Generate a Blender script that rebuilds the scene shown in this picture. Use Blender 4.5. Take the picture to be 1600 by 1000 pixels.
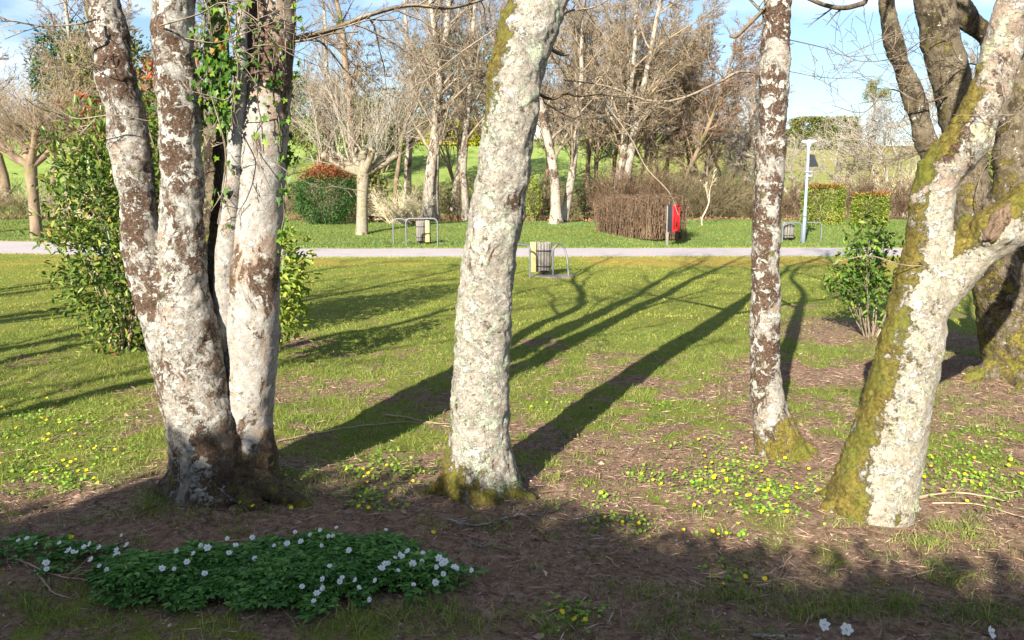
import bpy, math, random
import numpy as np
from mathutils import Vector, noise as mnoise
R = math.radians
for o in list(bpy.data.objects): bpy.data.objects.remove(o)
sc = bpy.context.scene
COL = sc.collection
# ------------------------------------------------------------------ camera, sky, sun, exposure
PITCH = R(8.76); FPX = 1200.0; CAMH = 1.6
cd = bpy.data.cameras.new('camera'); cam = bpy.data.objects.new('camera', cd); COL.objects.link(cam)
cam.location = (0, 0, CAMH); cam.rotation_euler = (R(90) - PITCH, 0, 0)
cd.sensor_fit = 'HORIZONTAL'; cd.sensor_width = 36; cd.lens = 36 * FPX / 1600; cd.clip_start = 0.05; cd.clip_end = 3000
sc.camera = cam
SUN_AZ = R(22.5); SUN_EL = R(25)
sund = Vector((math.sin(SUN_AZ) * math.cos(SUN_EL), math.cos(SUN_AZ) * math.cos(SUN_EL), -math.sin(SUN_EL)))
w = bpy.data.worlds.new("World"); sc.world = w; w.use_nodes = True
wt = w.node_tree; wn = wt.nodes; bg = wn['Background']
sky = wn.new('ShaderNodeTexSky'); sky.sky_type = 'NISHITA'; sky.sun_disc = False
sky.sun_elevation = SUN_EL; sky.sun_rotation = math.pi + SUN_AZ; sky.air_density = 1.0; sky.dust_density = 0.6; sky.ozone_density = 2.0
wtc = wn.new('ShaderNodeTexCoord'); wmp = wn.new('ShaderNodeMapping'); wmp.inputs['Scale'].default_value = (1.6, 1.6, 5.0)
wmp.inputs['Location'].default_value = (0.75, 0.3, 0.75)
wnz = wn.new('ShaderNodeTexNoise'); wnz.inputs['Scale'].default_value = 2.0; wnz.inputs['Detail'].default_value = 7; wnz.inputs['Roughness'].default_value = 0.55
wrp = wn.new('ShaderNodeValToRGB'); wrp.color_ramp.elements[0].position = 0.50; wrp.color_ramp.elements[1].position = 0.78
wmx = wn.new('ShaderNodeMix'); wmx.data_type = 'RGBA'; wmx.inputs['B'].default_value = (8.6, 9.0, 10.4, 1)
wt.links.new(wtc.outputs['Generated'], wmp.inputs['Vector']); wt.links.new(wmp.outputs['Vector'], wnz.inputs['Vector'])
wt.links.new(wnz.outputs['Fac'], wrp.inputs['Fac']); wt.links.new(wrp.outputs['Color'], wmx.inputs['Factor'])
wt.links.new(sky.outputs['Color'], wmx.inputs['A']); wt.links.new(wmx.outputs['Result'], bg.inputs['Color'])
bg.inputs['Strength'].default_value = 0.072
sl = bpy.data.lights.new('sun', 'SUN'); sl.energy = 5.0; sl.angle = R(0.42); sl.color = (1.0, 0.93, 0.80)
so = bpy.data.objects.new('sun', sl); COL.objects.link(so); so.location = (-20, -40, 25)
so.rotation_euler = sund.to_track_quat('-Z', 'Y').to_euler()
sc.view_settings.view_transform = 'Standard'; sc.view_settings.look = 'None'; sc.view_settings.gamma = 1
sc.view_settings.exposure = 1.42
sc.render.engine = 'CYCLES'
sc.cycles.max_bounces = 5; sc.cycles.diffuse_bounces = 2; sc.cycles.glossy_bounces = 2; sc.cycles.transmission_bounces = 3
sc.cycles.transparent_max_bounces = 4; sc.cycles.use_denoising = True

rng = np.random.default_rng(7)
rd = random.Random(11)
# ------------------------------------------------------------------ numeric helpers
def P(px, py, Y):
    u = (px - 800) / FPX; v = (500 - py) / FPX
    dy = math.cos(PITCH) + v * math.sin(PITCH); dz = -math.sin(PITCH) + v * math.cos(PITCH)
    t = Y / dy
    return np.array((u * t, Y, CAMH + dz * t)), t
def sstep(a, b, x):
    t = np.clip((x - a) / (b - a), 0, 1); return t * t * (3 - 2 * t)
def _h(ix, iy, s):
    n = (ix.astype(np.int64) * 374761393 + iy.astype(np.int64) * 668265263 + s * 982451653) & 0x7fffffff
    n = ((n ^ (n >> 13)) * 1274126177) & 0x7fffffff
    return ((n ^ (n >> 16)) & 0xffff) / 65535.0
def vn(x, y, s=0):
    x = np.asarray(x, float); y = np.asarray(y, float)
    ix = np.floor(x); iy = np.floor(y); fx = x - ix; fy = y - iy
    fx = fx * fx * (3 - 2 * fx); fy = fy * fy * (3 - 2 * fy)
    ix = ix.astype(np.int64); iy = iy.astype(np.int64)
    a = _h(ix, iy, s); b = _h(ix + 1, iy, s); c = _h(ix, iy + 1, s); d = _h(ix + 1, iy + 1, s)
    return (a * (1 - fx) + b * fx) * (1 - fy) + (c * (1 - fx) + d * fx) * fy
def fbm(x, y, s=0, o=4):
    x = np.asarray(x, float); y = np.asarray(y, float)
    r = 0; a = .5; t = 0
    for i in range(o):
        r = r + a * vn(x * 2 ** i, y * 2 ** i, s + i * 17); t += a; a *= .5
    return r / t
# path: centre line and half width as a function of X
def path_c(X): return 24.6 + 2.6 * sstep(-9, -19, X) + 0.25 * np.sin(np.asarray(X) * .17)
def path_w(X): return 2.25 + 0.9 * sstep(-12, -20, X) + 0 * np.asarray(X)
MOUNDS = []   # (x, y, height, radius) raised soil at tree feet
def hz(X, Y):
    X = np.asarray(X, float); Y = np.asarray(Y, float)
    z = 0.62 * sstep(27.5, 41, Y)
    crest = 12.6 - 3.6 * sstep(6, 34, X) + 1.2 * (fbm(X / 30, X * 0 + .5, 3, 2) - .5)
    z = z + crest * np.clip((Y - 50) / 62, 0, 1) ** 1.15 * (1 - 0 * Y)
    z = np.where(Y > 112, z - (Y - 112) * .02, z)
    z = z - 0.35 * np.exp(-((Y - 45) / 2.2) ** 2)
    near = 1 - sstep(19, 22, Y)
    z = z + near * ((fbm(X * .9, Y * .9, 5, 3) - .5) * .07 + (fbm(X * 5, Y * 5, 9, 3) - .5) * .045 * (1 - sstep(8, 12, Y)))
    far = sstep(28, 34, Y)
    z = z + far * (fbm(X * .2, Y * .2, 8, 3) - .5) * .3
    for (mx, my, mh, mr) in MOUNDS:
        z = z + mh * np.exp(-(((X - mx) ** 2 + (Y - my) ** 2) / mr ** 2))
    return z
def gp(px, py):
    """the ground point seen at a place in the photograph"""
    u = (px - 800) / FPX; v = (500 - py) / FPX; dy = math.cos(PITCH) + v * math.sin(PITCH); dz = -math.sin(PITCH) + v * math.cos(PITCH)
    Xs = _GY * u / dy; Zs = CAMH + _GY * dz / dy; H = hz(Xs, _GY); b = np.nonzero(Zs < H)[0]
    if not len(b): return np.array((Xs[-1], _GY[-1], H[-1]))
    i = b[0]; j = max(0, i - 1); f = (Zs[j] - H[j]) / max(1e-9, (Zs[j] - H[j]) - (Zs[i] - H[i])) if i != j else 0
    Yv = _GY[j] + (_GY[i] - _GY[j]) * f; Xv = Yv * u / dy; return np.array((Xv, Yv, float(hz(Xv, Yv))))
_GY = np.concatenate([np.arange(2, 12, .05), np.arange(12, 140, .3)])
# ------------------------------------------------------------------ mesh helpers
def mk(name, V, F, mat=None, parent=None, smooth=False, mats=None, midx=None):
    me = bpy.data.meshes.new(name); V = np.asarray(V, np.float32)
    if isinstance(F, list) and (len(F) == 0 or not isinstance(F[0], np.ndarray)):
        me.from_pydata(V.tolist(), [], F)
    else:
        if not isinstance(F, list): F = [F]
        tot = sum(len(f) * f.shape[1] for f in F); nf = sum(len(f) for f in F)
        me.vertices.add(len(V)); me.vertices.foreach_set('co', V.ravel())
        me.loops.add(tot); me.loops.foreach_set('vertex_index', np.concatenate([f.ravel() for f in F]).astype(np.int32))
        sizes = np.concatenate([np.full(len(f), f.shape[1]) for f in F]); st = np.concatenate([[0], np.cumsum(sizes)[:-1]])
        me.polygons.add(nf); me.polygons.foreach_set('loop_start', st.astype(np.int32))
        me.polygons.foreach_set('loop_total', sizes.astype(np.int32))
    if mats:
        for m in mats: me.materials.append(m)
        if midx is not None: me.polygons.foreach_set('material_index', np.asarray(midx, np.int32))
    elif mat: me.materials.append(mat)
    if smooth: me.polygons.foreach_set('use_smooth', np.ones(len(me.polygons), bool))
    me.update(calc_edges=True); me.validate()
    o = bpy.data.objects.new(name, me); COL.objects.link(o)
    if parent is not None: o.parent = parent
    return o
def tag(o, label, cat=None, group=None, kind=None):
    if label: o['label'] = label
    if cat: o['category'] = cat
    if group: o['group'] = group
    if kind: o['kind'] = kind
    return o
def empty(name, loc, label, cat, group=None, rz=0):
    o = bpy.data.objects.new(name, None); COL.objects.link(o); o.location = [float(c) for c in loc]; o.rotation_euler = (0, 0, rz)
    o.empty_display_size = .2
    return tag(o, label, cat, group)
def attr(o, name, vals):
    a = o.data.attributes.new(name, 'FLOAT', 'POINT'); a.data.foreach_set('value', np.asarray(vals, np.float32))
def copy_tree(o, parent=None):
    c = o.copy(); COL.objects.link(c)
    if parent is not None: c.parent = parent
    for ch in o.children: copy_tree(ch, c)
    return c
def tubes_geo(tubes, kmin=3, kmax=8):
    """tubes: list of (pts Nx3, radii N) -> V, F(quads)"""
    groups = {}
    for p, r in tubes:
        m = max(r); k = kmax if m > .05 else (5 if m > .02 else kmin)
        groups.setdefault(k, []).append((p, r))
    VV = []; FF = []; off = 0
    for k, ts in groups.items():
        Pp = np.concatenate([np.asarray(p, float) for p, r in ts]); Rr = np.concatenate([np.asarray(r, float) for p, r in ts])
        L = np.array([len(r) for p, r in ts]); st = np.concatenate([[0], np.cumsum(L)[:-1]]); en = st + L - 1
        T = np.zeros_like(Pp); T[1:-1] = Pp[2:] - Pp[:-2]
        T[st] = Pp[st + 1] - Pp[st]; T[en] = Pp[en] - Pp[en - 1]
        T /= np.linalg.norm(T, axis=1, keepdims=True) + 1e-9
        ref = np.where(np.abs(T[:, 2:3]) > .999, np.array([[1., 0, 0]]), np.array([[.05, .02, 1.]]))
        # steadier frame: reference taken per tube
        ids = np.repeat(np.arange(len(L)), L)
        mean = np.zeros((len(L), 3)); np.add.at(mean, ids, T)
        rf = np.where(np.abs(mean[:, 2:3]) > .7 * np.linalg.norm(mean, axis=1, keepdims=True), np.array([[1., .1, 0]]), np.array([[0., .1, 1.]]))
        ref = rf[ids]
        U = np.cross(T, ref); U /= np.linalg.norm(U, axis=1, keepdims=True) + 1e-9
        W = np.cross(T, U)
        a = np.arange(k) * 2 * math.pi / k
        V = Pp[:, None, :] + Rr[:, None, None] * (np.cos(a)[None, :, None] * U[:, None, :] + np.sin(a)[None, :, None] * W[:, None, :])
        notend = np.ones(len(Pp), bool); notend[en] = False
        i = np.nonzero(notend)[0]; j = np.arange(k); j2 = (j + 1) % k
        F = np.stack([(i[:, None] * k + j), (i[:, None] * k + j2), ((i[:, None] + 1) * k + j2), ((i[:, None] + 1) * k + j)], -1).reshape(-1, 4)
        VV.append(V.reshape(-1, 3)); FF.append(F + off); off += len(Pp) * k
    return np.concatenate(VV), np.concatenate(FF)
def tubes_obj(name, tubes, mat, parent=None, kmax=8, origin=None, smooth=True):
    V, F = tubes_geo(tubes, 3, kmax)
    if origin is not None: V = V - np.asarray(origin)
    return mk(name, V, F, mat, parent, smooth)
def leaves_geo(C, D, size, width=.45, fold=.18, oval=False, rs=None, curl=0.0):
    """leaf blades: C base points, D unit directions of the midrib, size per leaf"""
    rs = rs or rng
    n = len(C); D = D / (np.linalg.norm(D, axis=1, keepdims=True) + 1e-9)
    rv = rs.normal(size=(n, 3)) * .6 + np.array([0, 0, 1.0])
    S = np.cross(D, rv); S /= np.linalg.norm(S, axis=1, keepdims=True) + 1e-9
    Nn = np.cross(S, D); s = np.asarray(size)[:, None] * np.ones((n, 1)); w_ = s * width
    if not oval:
        a = C; b = C + D * s * .5 + S * w_ * .5 + Nn * s * fold; c = C + D * s - Nn * s * curl; d = C + D * s * .5 - S * w_ * .5 + Nn * s * fold
        V = np.stack([a, b, c, d], 1).reshape(-1, 3); i = np.arange(n)[:, None] * 4
        F = np.concatenate([i + np.array([[0, 1, 2]]), i + np.array([[0, 2, 3]])])
        return V, F
    f = Nn * s * fold
    vs = [C, C + D * s * .28 + S * w_ * .42 + f * .8, C + D * s * .68 + S * w_ * .45 + f * .7, C + D * s - Nn * s * curl,
          C + D * s * .68 - S * w_ * .45 + f * .7, C + D * s * .28 - S * w_ * .42 + f * .8]
    V = np.stack(vs, 1).reshape(-1, 3); i = np.arange(n)[:, None] * 6
    F = np.concatenate([i + np.array([[0, 1, 2, 3]]), i + np.array([[0, 3, 4, 5]])])
    return V, F
def merge(parts):
    VV = []; FF = []; off = 0
    for V, F in parts: VV.append(V); FF.append(F + off); off += len(V)
    return np.concatenate(VV), np.concatenate(FF)
def boxg(cx, cy, cz, sx, sy, sz, rz=0):
    c = math.cos(rz); s = math.sin(rz)
    V = np.array([[x, y, z] for z in (-.5, .5) for y in (-.5, .5) for x in (-.5, .5)]) * np.array([sx, sy, sz])
    V = np.stack([V[:, 0] * c - V[:, 1] * s, V[:, 0] * s + V[:, 1] * c, V[:, 2]], 1) + np.array([cx, cy, cz])
    return V, np.array([[0, 2, 3, 1], [4, 5, 7, 6], [0, 1, 5, 4], [2, 6, 7, 3], [0, 4, 6, 2], [1, 3, 7, 5]])
def bev(o, w_=.01, seg=2):
    m = o.modifiers.new('b', 'BEVEL'); m.width = w_; m.segments = seg; m.limit_method = 'ANGLE'; return o
# ------------------------------------------------------------------ materials
class NT:
    def __init__(s, name):
        s.m = bpy.data.materials.new(name); s.m.use_nodes = True; s.t = s.m.node_tree; s.n = s.t.nodes
        s.p = s.n['Principled BSDF']; s.out = s.n['Material Output']; s._tc = None
        s.p.inputs['Specular IOR Level'].default_value = .25
    def L(s, a, b): s.t.links.new(a, b)
    def setin(s, sock, v):
        if hasattr(v, 'is_output'): s.L(v, sock)
        elif isinstance(v, (tuple, list)) and len(v) == 3 and sock.type == 'RGBA': sock.default_value = (*v, 1)
        else: sock.default_value = v
    def co(s, scale=(1, 1, 1), world=False):
        if world: src = s.n.new('ShaderNodeNewGeometry').outputs['Position']
        else: src = s.n.new('ShaderNodeTexCoord').outputs['Object']
        if scale == (1, 1, 1): return src
        mp = s.n.new('ShaderNodeMapping'); mp.inputs['Scale'].default_value = scale; s.L(src, mp.inputs['Vector']); return mp.outputs['Vector']
    def noise(s, vec, scale, detail=4, rough=.6, dist=0):
        n = s.n.new('ShaderNodeTexNoise'); s.L(vec, n.inputs['Vector']); n.inputs['Scale'].default_value = scale
        n.inputs['Detail'].default_value = detail; n.inputs['Roughness'].default_value = rough; n.inputs['Distortion'].default_value = dist
        return n.outputs['Fac']
    def voro(s, vec, scale, feat='F1', out='Distance'):
        n = s.n.new('ShaderNodeTexVoronoi'); n.feature = feat; s.L(vec, n.inputs['Vector']); n.inputs['Scale'].default_value = scale
        return n.outputs[out]
    def ramp(s, fac, a, b, c0=(0, 0, 0), c1=(1, 1, 1)):
        r = s.n.new('ShaderNodeValToRGB'); r.color_ramp.elements[0].position = a; r.color_ramp.elements[1].position = b
        r.color_ramp.elements[0].color = (*c0, 1); r.color_ramp.elements[1].color = (*c1, 1); s.setin(r.inputs['Fac'], fac); return r.outputs['Color']
    def ramps(s, fac, stops):
        r = s.n.new('ShaderNodeValToRGB'); e = r.color_ramp.elements
        while len(e) < len(stops): e.new(.5)
        for q, (p_, c) in zip(e, stops): q.position = p_; q.color = (*c, 1)
        s.setin(r.inputs['Fac'], fac); return r.outputs['Color']
    def mix(s, f, a, b, mode='MIX'):
        m = s.n.new('ShaderNodeMix'); m.data_type = 'RGBA'; m.blend_type = mode
        s.setin(m.inputs['Factor'], f); s.setin(m.inputs['A'], a); s.setin(m.inputs['B'], b); return m.outputs['Result']
    def math(s, op, a, b=None, clamp=False):
        m = s.n.new('ShaderNodeMath'); m.operation = op; m.use_clamp = clamp
        s.setin(m.inputs[0], a)
        if b is not None: s.setin(m.inputs[1], b)
        return m.outputs[0]
    def at(s, name):
        a = s.n.new('ShaderNodeAttribute'); a.attribute_name = name; return a.outputs['Fac']
    def isl(s): return s.n.new('ShaderNodeNewGeometry').outputs['Random Per Island']
    def bump(s, h, dist=.01, strength=1.0, normal=None):
        b = s.n.new('ShaderNodeBump'); b.inputs['Distance'].default_value = dist; b.inputs['Strength'].default_value = strength
        s.L(h, b.inputs['Height'])
        if normal is not None: s.L(normal, b.inputs['Normal'])
        s.L(b.outputs['Normal'], s.p.inputs['Normal']); return b.outputs['Normal']
    def base(s, c, rough=.85):
        s.setin(s.p.inputs['Base Color'], c); s.p.inputs['Roughness'].default_value = rough; return s.m
    def translucent(s, col, fac=.35):
        t = s.n.new('ShaderNodeBsdfTranslucent'); s.setin(t.inputs['Color'], col); m = s.n.new('ShaderNodeMixShader')
        m.inputs[0].default_value = fac; s.L(s.p.outputs[0], m.inputs[1]); s.L(t.outputs[0], m.inputs[2]); s.L(m.outputs[0], s.out.inputs['Surface'])
def leafmat(name, stops, rough=.45, tr=.3, clump=2.0):
    t = NT(name); i = t.isl(); nz = t.noise(t.co(), clump, 2)
    f = t.math('ADD', t.math('MULTIPLY', i, .65), t.math('MULTIPLY', t.math('SUBTRACT', nz, .3), .8), True)
    c = t.ramps(f, stops); t.base(c, rough)
    if tr: t.translucent(c, tr)
    return t.m
def barkmat(name, pale=(.43, .41, .365), pale2=(.225, .20, .17), brown=(.085, .052, .034), bark=(.3, .22, .16), lichen=(.45, .5, .34), browns=.5, lich=.5,
            bscale=5.0, fine=1.0, bumpd=.012, white=.6):
    t = NT(name); co = t.co(); st = t.co((1, 1, 4.5)); wob = t.co((1, 1, .62))
    n_f = t.noise(co, 85, 5, .75); n_m = t.noise(co, 24, 8, .75); n_s = t.noise(st, 20, 5, .65)
    c = t.mix(t.ramp(n_m, .38, .60), pale2, pale)
    c = t.mix(t.math('MULTIPLY', t.ramp(n_s, .57, .63), .6), c, bark)                       # lenticels, ring marks
    c = t.mix(t.math('MULTIPLY', t.ramp(t.math('ADD', t.noise(co, bscale * 2.2, 10, .78), t.math('MULTIPLY', t.at('rust'), .13)), .60 - .08 * browns, .63 - .08 * browns), .85), c, bark)
    bn = t.math('ADD', t.noise(wob, bscale, 12, .76, .45), t.math('MULTIPLY', t.at('rust'), .06))
    bm = t.ramp(bn, .62 - .17 * browns, .645 - .17 * browns)
    bcol = t.ramps(n_f, [(.36, tuple(x * .35 for x in brown)), (.5, brown), (.64, tuple(min(1, x * 2.2) for x in brown)), (.72, pale2)])
    c = t.mix(bm, c, bcol)
    lm = t.ramp(t.noise(co, 8, 10, .74, .3), .66 - .16 * lich, .69 - .16 * lich)
    lcol = t.mix(t.ramp(t.noise(co, 60, 4, .7), .35, .65), lichen, tuple(min(1, x * 1.45) for x in lichen))
    c = t.mix(t.math('MULTIPLY', lm, .85), c, lcol)
    wn_ = t.noise(co, 15, 8, .72, .5); wm = t.ramp(wn_, .62 - .1 * white, .635 - .1 * white)
    c = t.mix(wm, c, t.mix(t.ramp(n_m, .35, .6), (.38, .36, .31), (.54, .52, .465)))
    wm2 = t.ramp(t.noise(co, 44, 4, .7), .66 - .05 * white, .68 - .05 * white); c = t.mix(t.math('MULTIPLY', wm2, .8), c, (.50, .48, .42))
    vd = t.math('MULTIPLY', t.ramp(t.noise(co, 52, 6, .78), .56, .62), .8 * fine); c = t.mix(vd, c, tuple(x * .8 for x in brown))
    c = t.mix(t.math('MULTIPLY', t.ramp(t.noise(co, 160, 3, .7), .52, .66), .45 * fine), c, (.09, .065, .045))
    ms = t.math('MULTIPLY', t.math('SUBTRACT', t.noise(co, 9, 12, .8), .5), 4.4)
    mm = t.math('ADD', t.at('moss'), ms)
    mm = t.ramp(mm, .44, .60)
    mcol = t.ramps(t.noise(co, 55, 6, .75), [(.30, (.035, .028, .008)), (.44, (.13, .10, .022)), (.58, (.21, .165, .035)), (.72, (.36, .29, .09))])
    mcol = t.mix(t.ramp(t.noise(co, 5, 4, .6), .45, .65), mcol, t.mix(n_f, (.07, .085, .012), (.22, .215, .035)))
    c = t.mix(mm, c, mcol)
    dm = t.at('damp_shade'); c = t.mix(t.math('MULTIPLY', t.ramp(t.math('ADD', dm, t.math('MULTIPLY', t.math('SUBTRACT', n_m, .5), 1.2)), .35, .6), .88), c, t.mix(t.ramp(n_f, .4, .6), (.045, .03, .022), (.12, .08, .05)))  # dark bark: damp feet, plus shade painted on right-facing stem sides
    t.base(c, .9)
    h = t.math('ADD', t.math('MULTIPLY', n_f, .6), t.math('MULTIPLY', n_m, 1.0))
    h = t.math('ADD', h, t.math('MULTIPLY', n_s, .35)); h = t.math('ADD', h, t.math('MULTIPLY', bm, .2)); h = t.math('ADD', h, t.math('MULTIPLY', wm, .4)); h = t.math('ADD', h, t.math('MULTIPLY', lm, .25))
    h = t.math('ADD', h, t.math('MULTIPLY', mm, .5))
    t.bump(h, bumpd, 1.0)
    return t.m
def simplebark(name, a, b, scale=3.0, moss=None):
    t = NT(name); co = t.co((1, 1, .5)); c = t.mix(t.ramp(t.noise(co, scale, 6, .7), .4, .6), a, b)
    if moss: c = t.mix(t.ramp(t.noise(t.co(), 1.3, 5, .7), .55, .62), c, moss)
    t.base(c, .9); t.bump(t.noise(t.co(), 18, 4), .02); return t.m
def flat(name, c, rough=.6, metal=0, nz=.12, scale=12):
    t = NT(name); n = t.noise(t.co(), scale, 5, .65)
    cc = t.mix(n, tuple(x * (1 - nz * 1.6) for x in c), tuple(min(1, x * (1 + nz)) for x in c)); t.base(cc, rough); t.p.inputs['Metallic'].default_value = metal
    t.bump(n, .002, .6); return t.m

M = {}
M['left'] = barkmat('bark_left', browns=.72, lich=.2, bscale=4.5, white=.95)
M['leftpale'] = barkmat('bark_left_pale', pale=(.40, .38, .345), pale2=(.245, .225, .20), browns=.3, lich=.2, bscale=4, white=.35, fine=.6, bumpd=.007)
M['centre'] = barkmat('bark_centre', pale=(.47, .44, .375), pale2=(.26, .225, .18), browns=.25, lich=.85, lichen=(.43, .48, .34), bscale=6, white=.8, bumpd=.016)
M['thin'] = barkmat('bark_thin', brown=(.08, .048, .032), browns=.80, lich=.15, bscale=4.6, white=.85, fine=.7)
M['right'] = barkmat('bark_right', pale=(.47, .435, .35), pale2=(.29, .25, .19), bark=(.34, .25, .19), browns=.0, lich=.75, lichen=(.52, .53, .34), bscale=5, white=.8, bumpd=.014)
M['back'] = barkmat('bark_back', pale=(.20, .165, .11), pale2=(.085, .065, .042), brown=(.035, .025, .016), bark=(.065, .048, .032), browns=.5, lich=.1, lichen=(.3, .33, .18), white=.1)
M['twig'] = simplebark('twig_bark', (.16, .125, .09), (.32, .26, .19), 4)
M['twigtan'] = simplebark('twig_tan', (.20, .155, .10), (.36, .28, .19), 1.2)
M['twigred'] = simplebark('twig_reddish', (.18, .12, .08), (.33, .225, .155), 1.0)
M['twiggrey'] = simplebark('twig_grey', (.24, .21, .18), (.42, .38, .32), 1.0)
M['twigpale'] = simplebark('twig_pale', (.55, .47, .32), (.66, .57, .40), 2.0)
M['twigdark'] = simplebark('twig_dark', (.10, .075, .05), (.18, .14, .095), 3.0)
M['barkfar'] = simplebark('bark_far', (.42, .37, .30), (.18, .14, .10), 3.0, (.22, .2, .05))
M['farmossy'] = barkmat('bark_far_mossy', pale=(.40, .35, .28), pale2=(.24, .19, .14), browns=.35, bscale=1.6, lichen=(.22, .21, .05), lich=.7, white=0, fine=.4, bumpd=.03)
M['farpale'] = barkmat('bark_far_pale', pale=(.50, .46, .39), pale2=(.28, .23, .18), browns=.62, bscale=1.5, lich=.3, lichen=(.30, .30, .12), white=.5, fine=.4, bumpd=.03)
M['barkfarbrown'] = simplebark('bark_far_brown', (.26, .19, .13), (.14, .10, .07), 2.5, (.16, .17, .04))
M['photinia'] = leafmat('photinia_leaf', [(0, (.03, .065, .018)), (.3, (.08, .15, .03)), (.58, (.17, .25, .045)), (.80, (.34, .35, .07)), (.90, (.34, .13, .07))], .3, .3, 1.5)
M['photred'] = leafmat('photinia_red_leaf', [(0, (.10, .05, .02)), (.4, (.26, .09, .04)), (.75, (.42, .13, .06)), (1, (.22, .24, .05))], .45, .3)
M['laurel'] = leafmat('laurel_leaf', [(0, (.08, .13, .02)), (.4, (.20, .28, .04)), (.8, (.38, .42, .07)), (1, (.50, .44, .11))], .4, .3, 1.2)
M['hedgedark'] = leafmat('dark_leaf', [(0, (.015, .045, .012)), (.5, (.045, .12, .03)), (1, (.11, .21, .05))], .4, .2, 1.5)
M['olive'] = leafmat('olive_leaf', [(0, (.08, .10, .03)), (.5, (.18, .20, .055)), (1, (.32, .31, .09))], .6, .2, .6)
M['yellow'] = leafmat('forsythia_flower', [(0, (.28, .27, .01)), (.5, (.60, .55, .02)), (1, (.80, .72, .05))], .6, .3, .5)
M['ivy'] = leafmat('ivy_leaf', [(0, (.02, .06, .01)), (.45, (.06, .14, .015)), (.8, (.20, .32, .03)), (1, (.34, .42, .05))], .4, .35, 3)
M['dryleaf'] = leafmat('dry_leaf', [(0, (.30, .15, .04)), (1, (.62, .38, .09))], .6, .4)
M['anem'] = leafmat('anemone_leaf', [(0, (.02, .07, .015)), (.4, (.07, .19, .04)), (.75, (.16, .33, .07)), (1, (.28, .42, .12))], .4, .25, 6)
M['celan'] = leafmat('celandine_leaf', [(0, (.08, .18, .02)), (.5, (.20, .36, .04)), (1, (.38, .50, .06))], .45, .25, 4)
M['grass'] = leafmat('grass_blade', [(0, (.05, .09, .02)), (.35, (.14, .22, .04)), (.6, (.26, .34, .06)), (.8, (.42, .40, .12)), (1, (.56, .45, .24))], .6, .35, 1.4)
M['grassfar'] = leafmat('grass_far', [(0, (.05, .10, .035)), (.5, (.12, .20, .055)), (1, (.27, .33, .10))], .6, .3, .5)
M['lawn'] = leafmat('lawn_blade', [(0, (.07, .12, .025)), (.3, (.15, .23, .04)), (.6, (.35, .37, .065)), (1, (.54, .45, .14))], .6, .35, .8)
M['litter'] = leafmat('litter_flakes', [(0, (.06, .033, .024)), (.3, (.20, .12, .085)), (.6, (.38, .25, .185)), (.85, (.52, .38, .29)), (1, (.68, .55, .42))], .8, 0, 3)
M['brush'] = leafmat('brush_blade', [(0, (.12, .09, .035)), (.5, (.26, .19, .08)), (1, (.42, .30, .15))], .8, .2, .6)
M['petal'] = leafmat('white_petal', [(0, (.84, .86, .88)), (1, (.92, .93, .93))], .5, .35)
M['stamen'] = flat('stamen', (.65, .58, .12), .7)
M['ypetal'] = leafmat('yellow_petal', [(0, (.72, .50, .01)), (1, (.88, .72, .02))], .3, .2)
M['gstem'] = flat('green_stem', (.10, .14, .04), .6)
M['steel'] = flat('galvanised_steel', (.17, .18, .19), .45, .2)
M['hedgetwig'] = leafmat('mixed_twigs', [(0, (.05, .032, .02)), (.4, (.13, .085, .055)), (.75, (.25, .17, .11)), (1, (.42, .32, .21))], .9, 0, .8)
M['scrub'] = leafmat('scrub_twigs', [(0, (.05, .045, .022)), (.4, (.14, .115, .06)), (.8, (.28, .23, .13)), (1, (.44, .37, .24))], .9, 0, .5)
M['lamp'] = flat('lamp_paint', (.26, .32, .42), .4, .1, .05)
M['lamphead'] = flat('lamp_head', (.72, .76, .80), .35, 0, .04)
M['black'] = flat('black_panel', (.02, .022, .028), .3)
M['red'] = flat('red_paint', (.62, .02, .025), .4, 0, .06)
M['wood'] = flat('grey_wood', (.22, .20, .18), .85, 0, .3, 14)
M['yboard'] = flat('yellow_board', (.42, .36, .17), .6, 0, .1)
M['dark'] = flat('dark_metal', (.02, .022, .028), .5)
M['white'] = flat('white_render', (.72, .70, .66), .8, 0, .05)
M['tile'] = flat('roof_tile', (.42, .16, .09), .8, 0, .2, 3)
M['glass'] = flat('window_glass', (.05, .06, .08), .15)
M['branchl'] = barkmat('lichen_stick', pale=(.45, .43, .38), pale2=(.22, .18, .14), browns=.5, lich=.6, lichen=(.42, .48, .42), bscale=14)
M['stick'] = flat('bare_stick', (.42, .31, .20), .8, 0, .25, 20)
exec_parts = True
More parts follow.
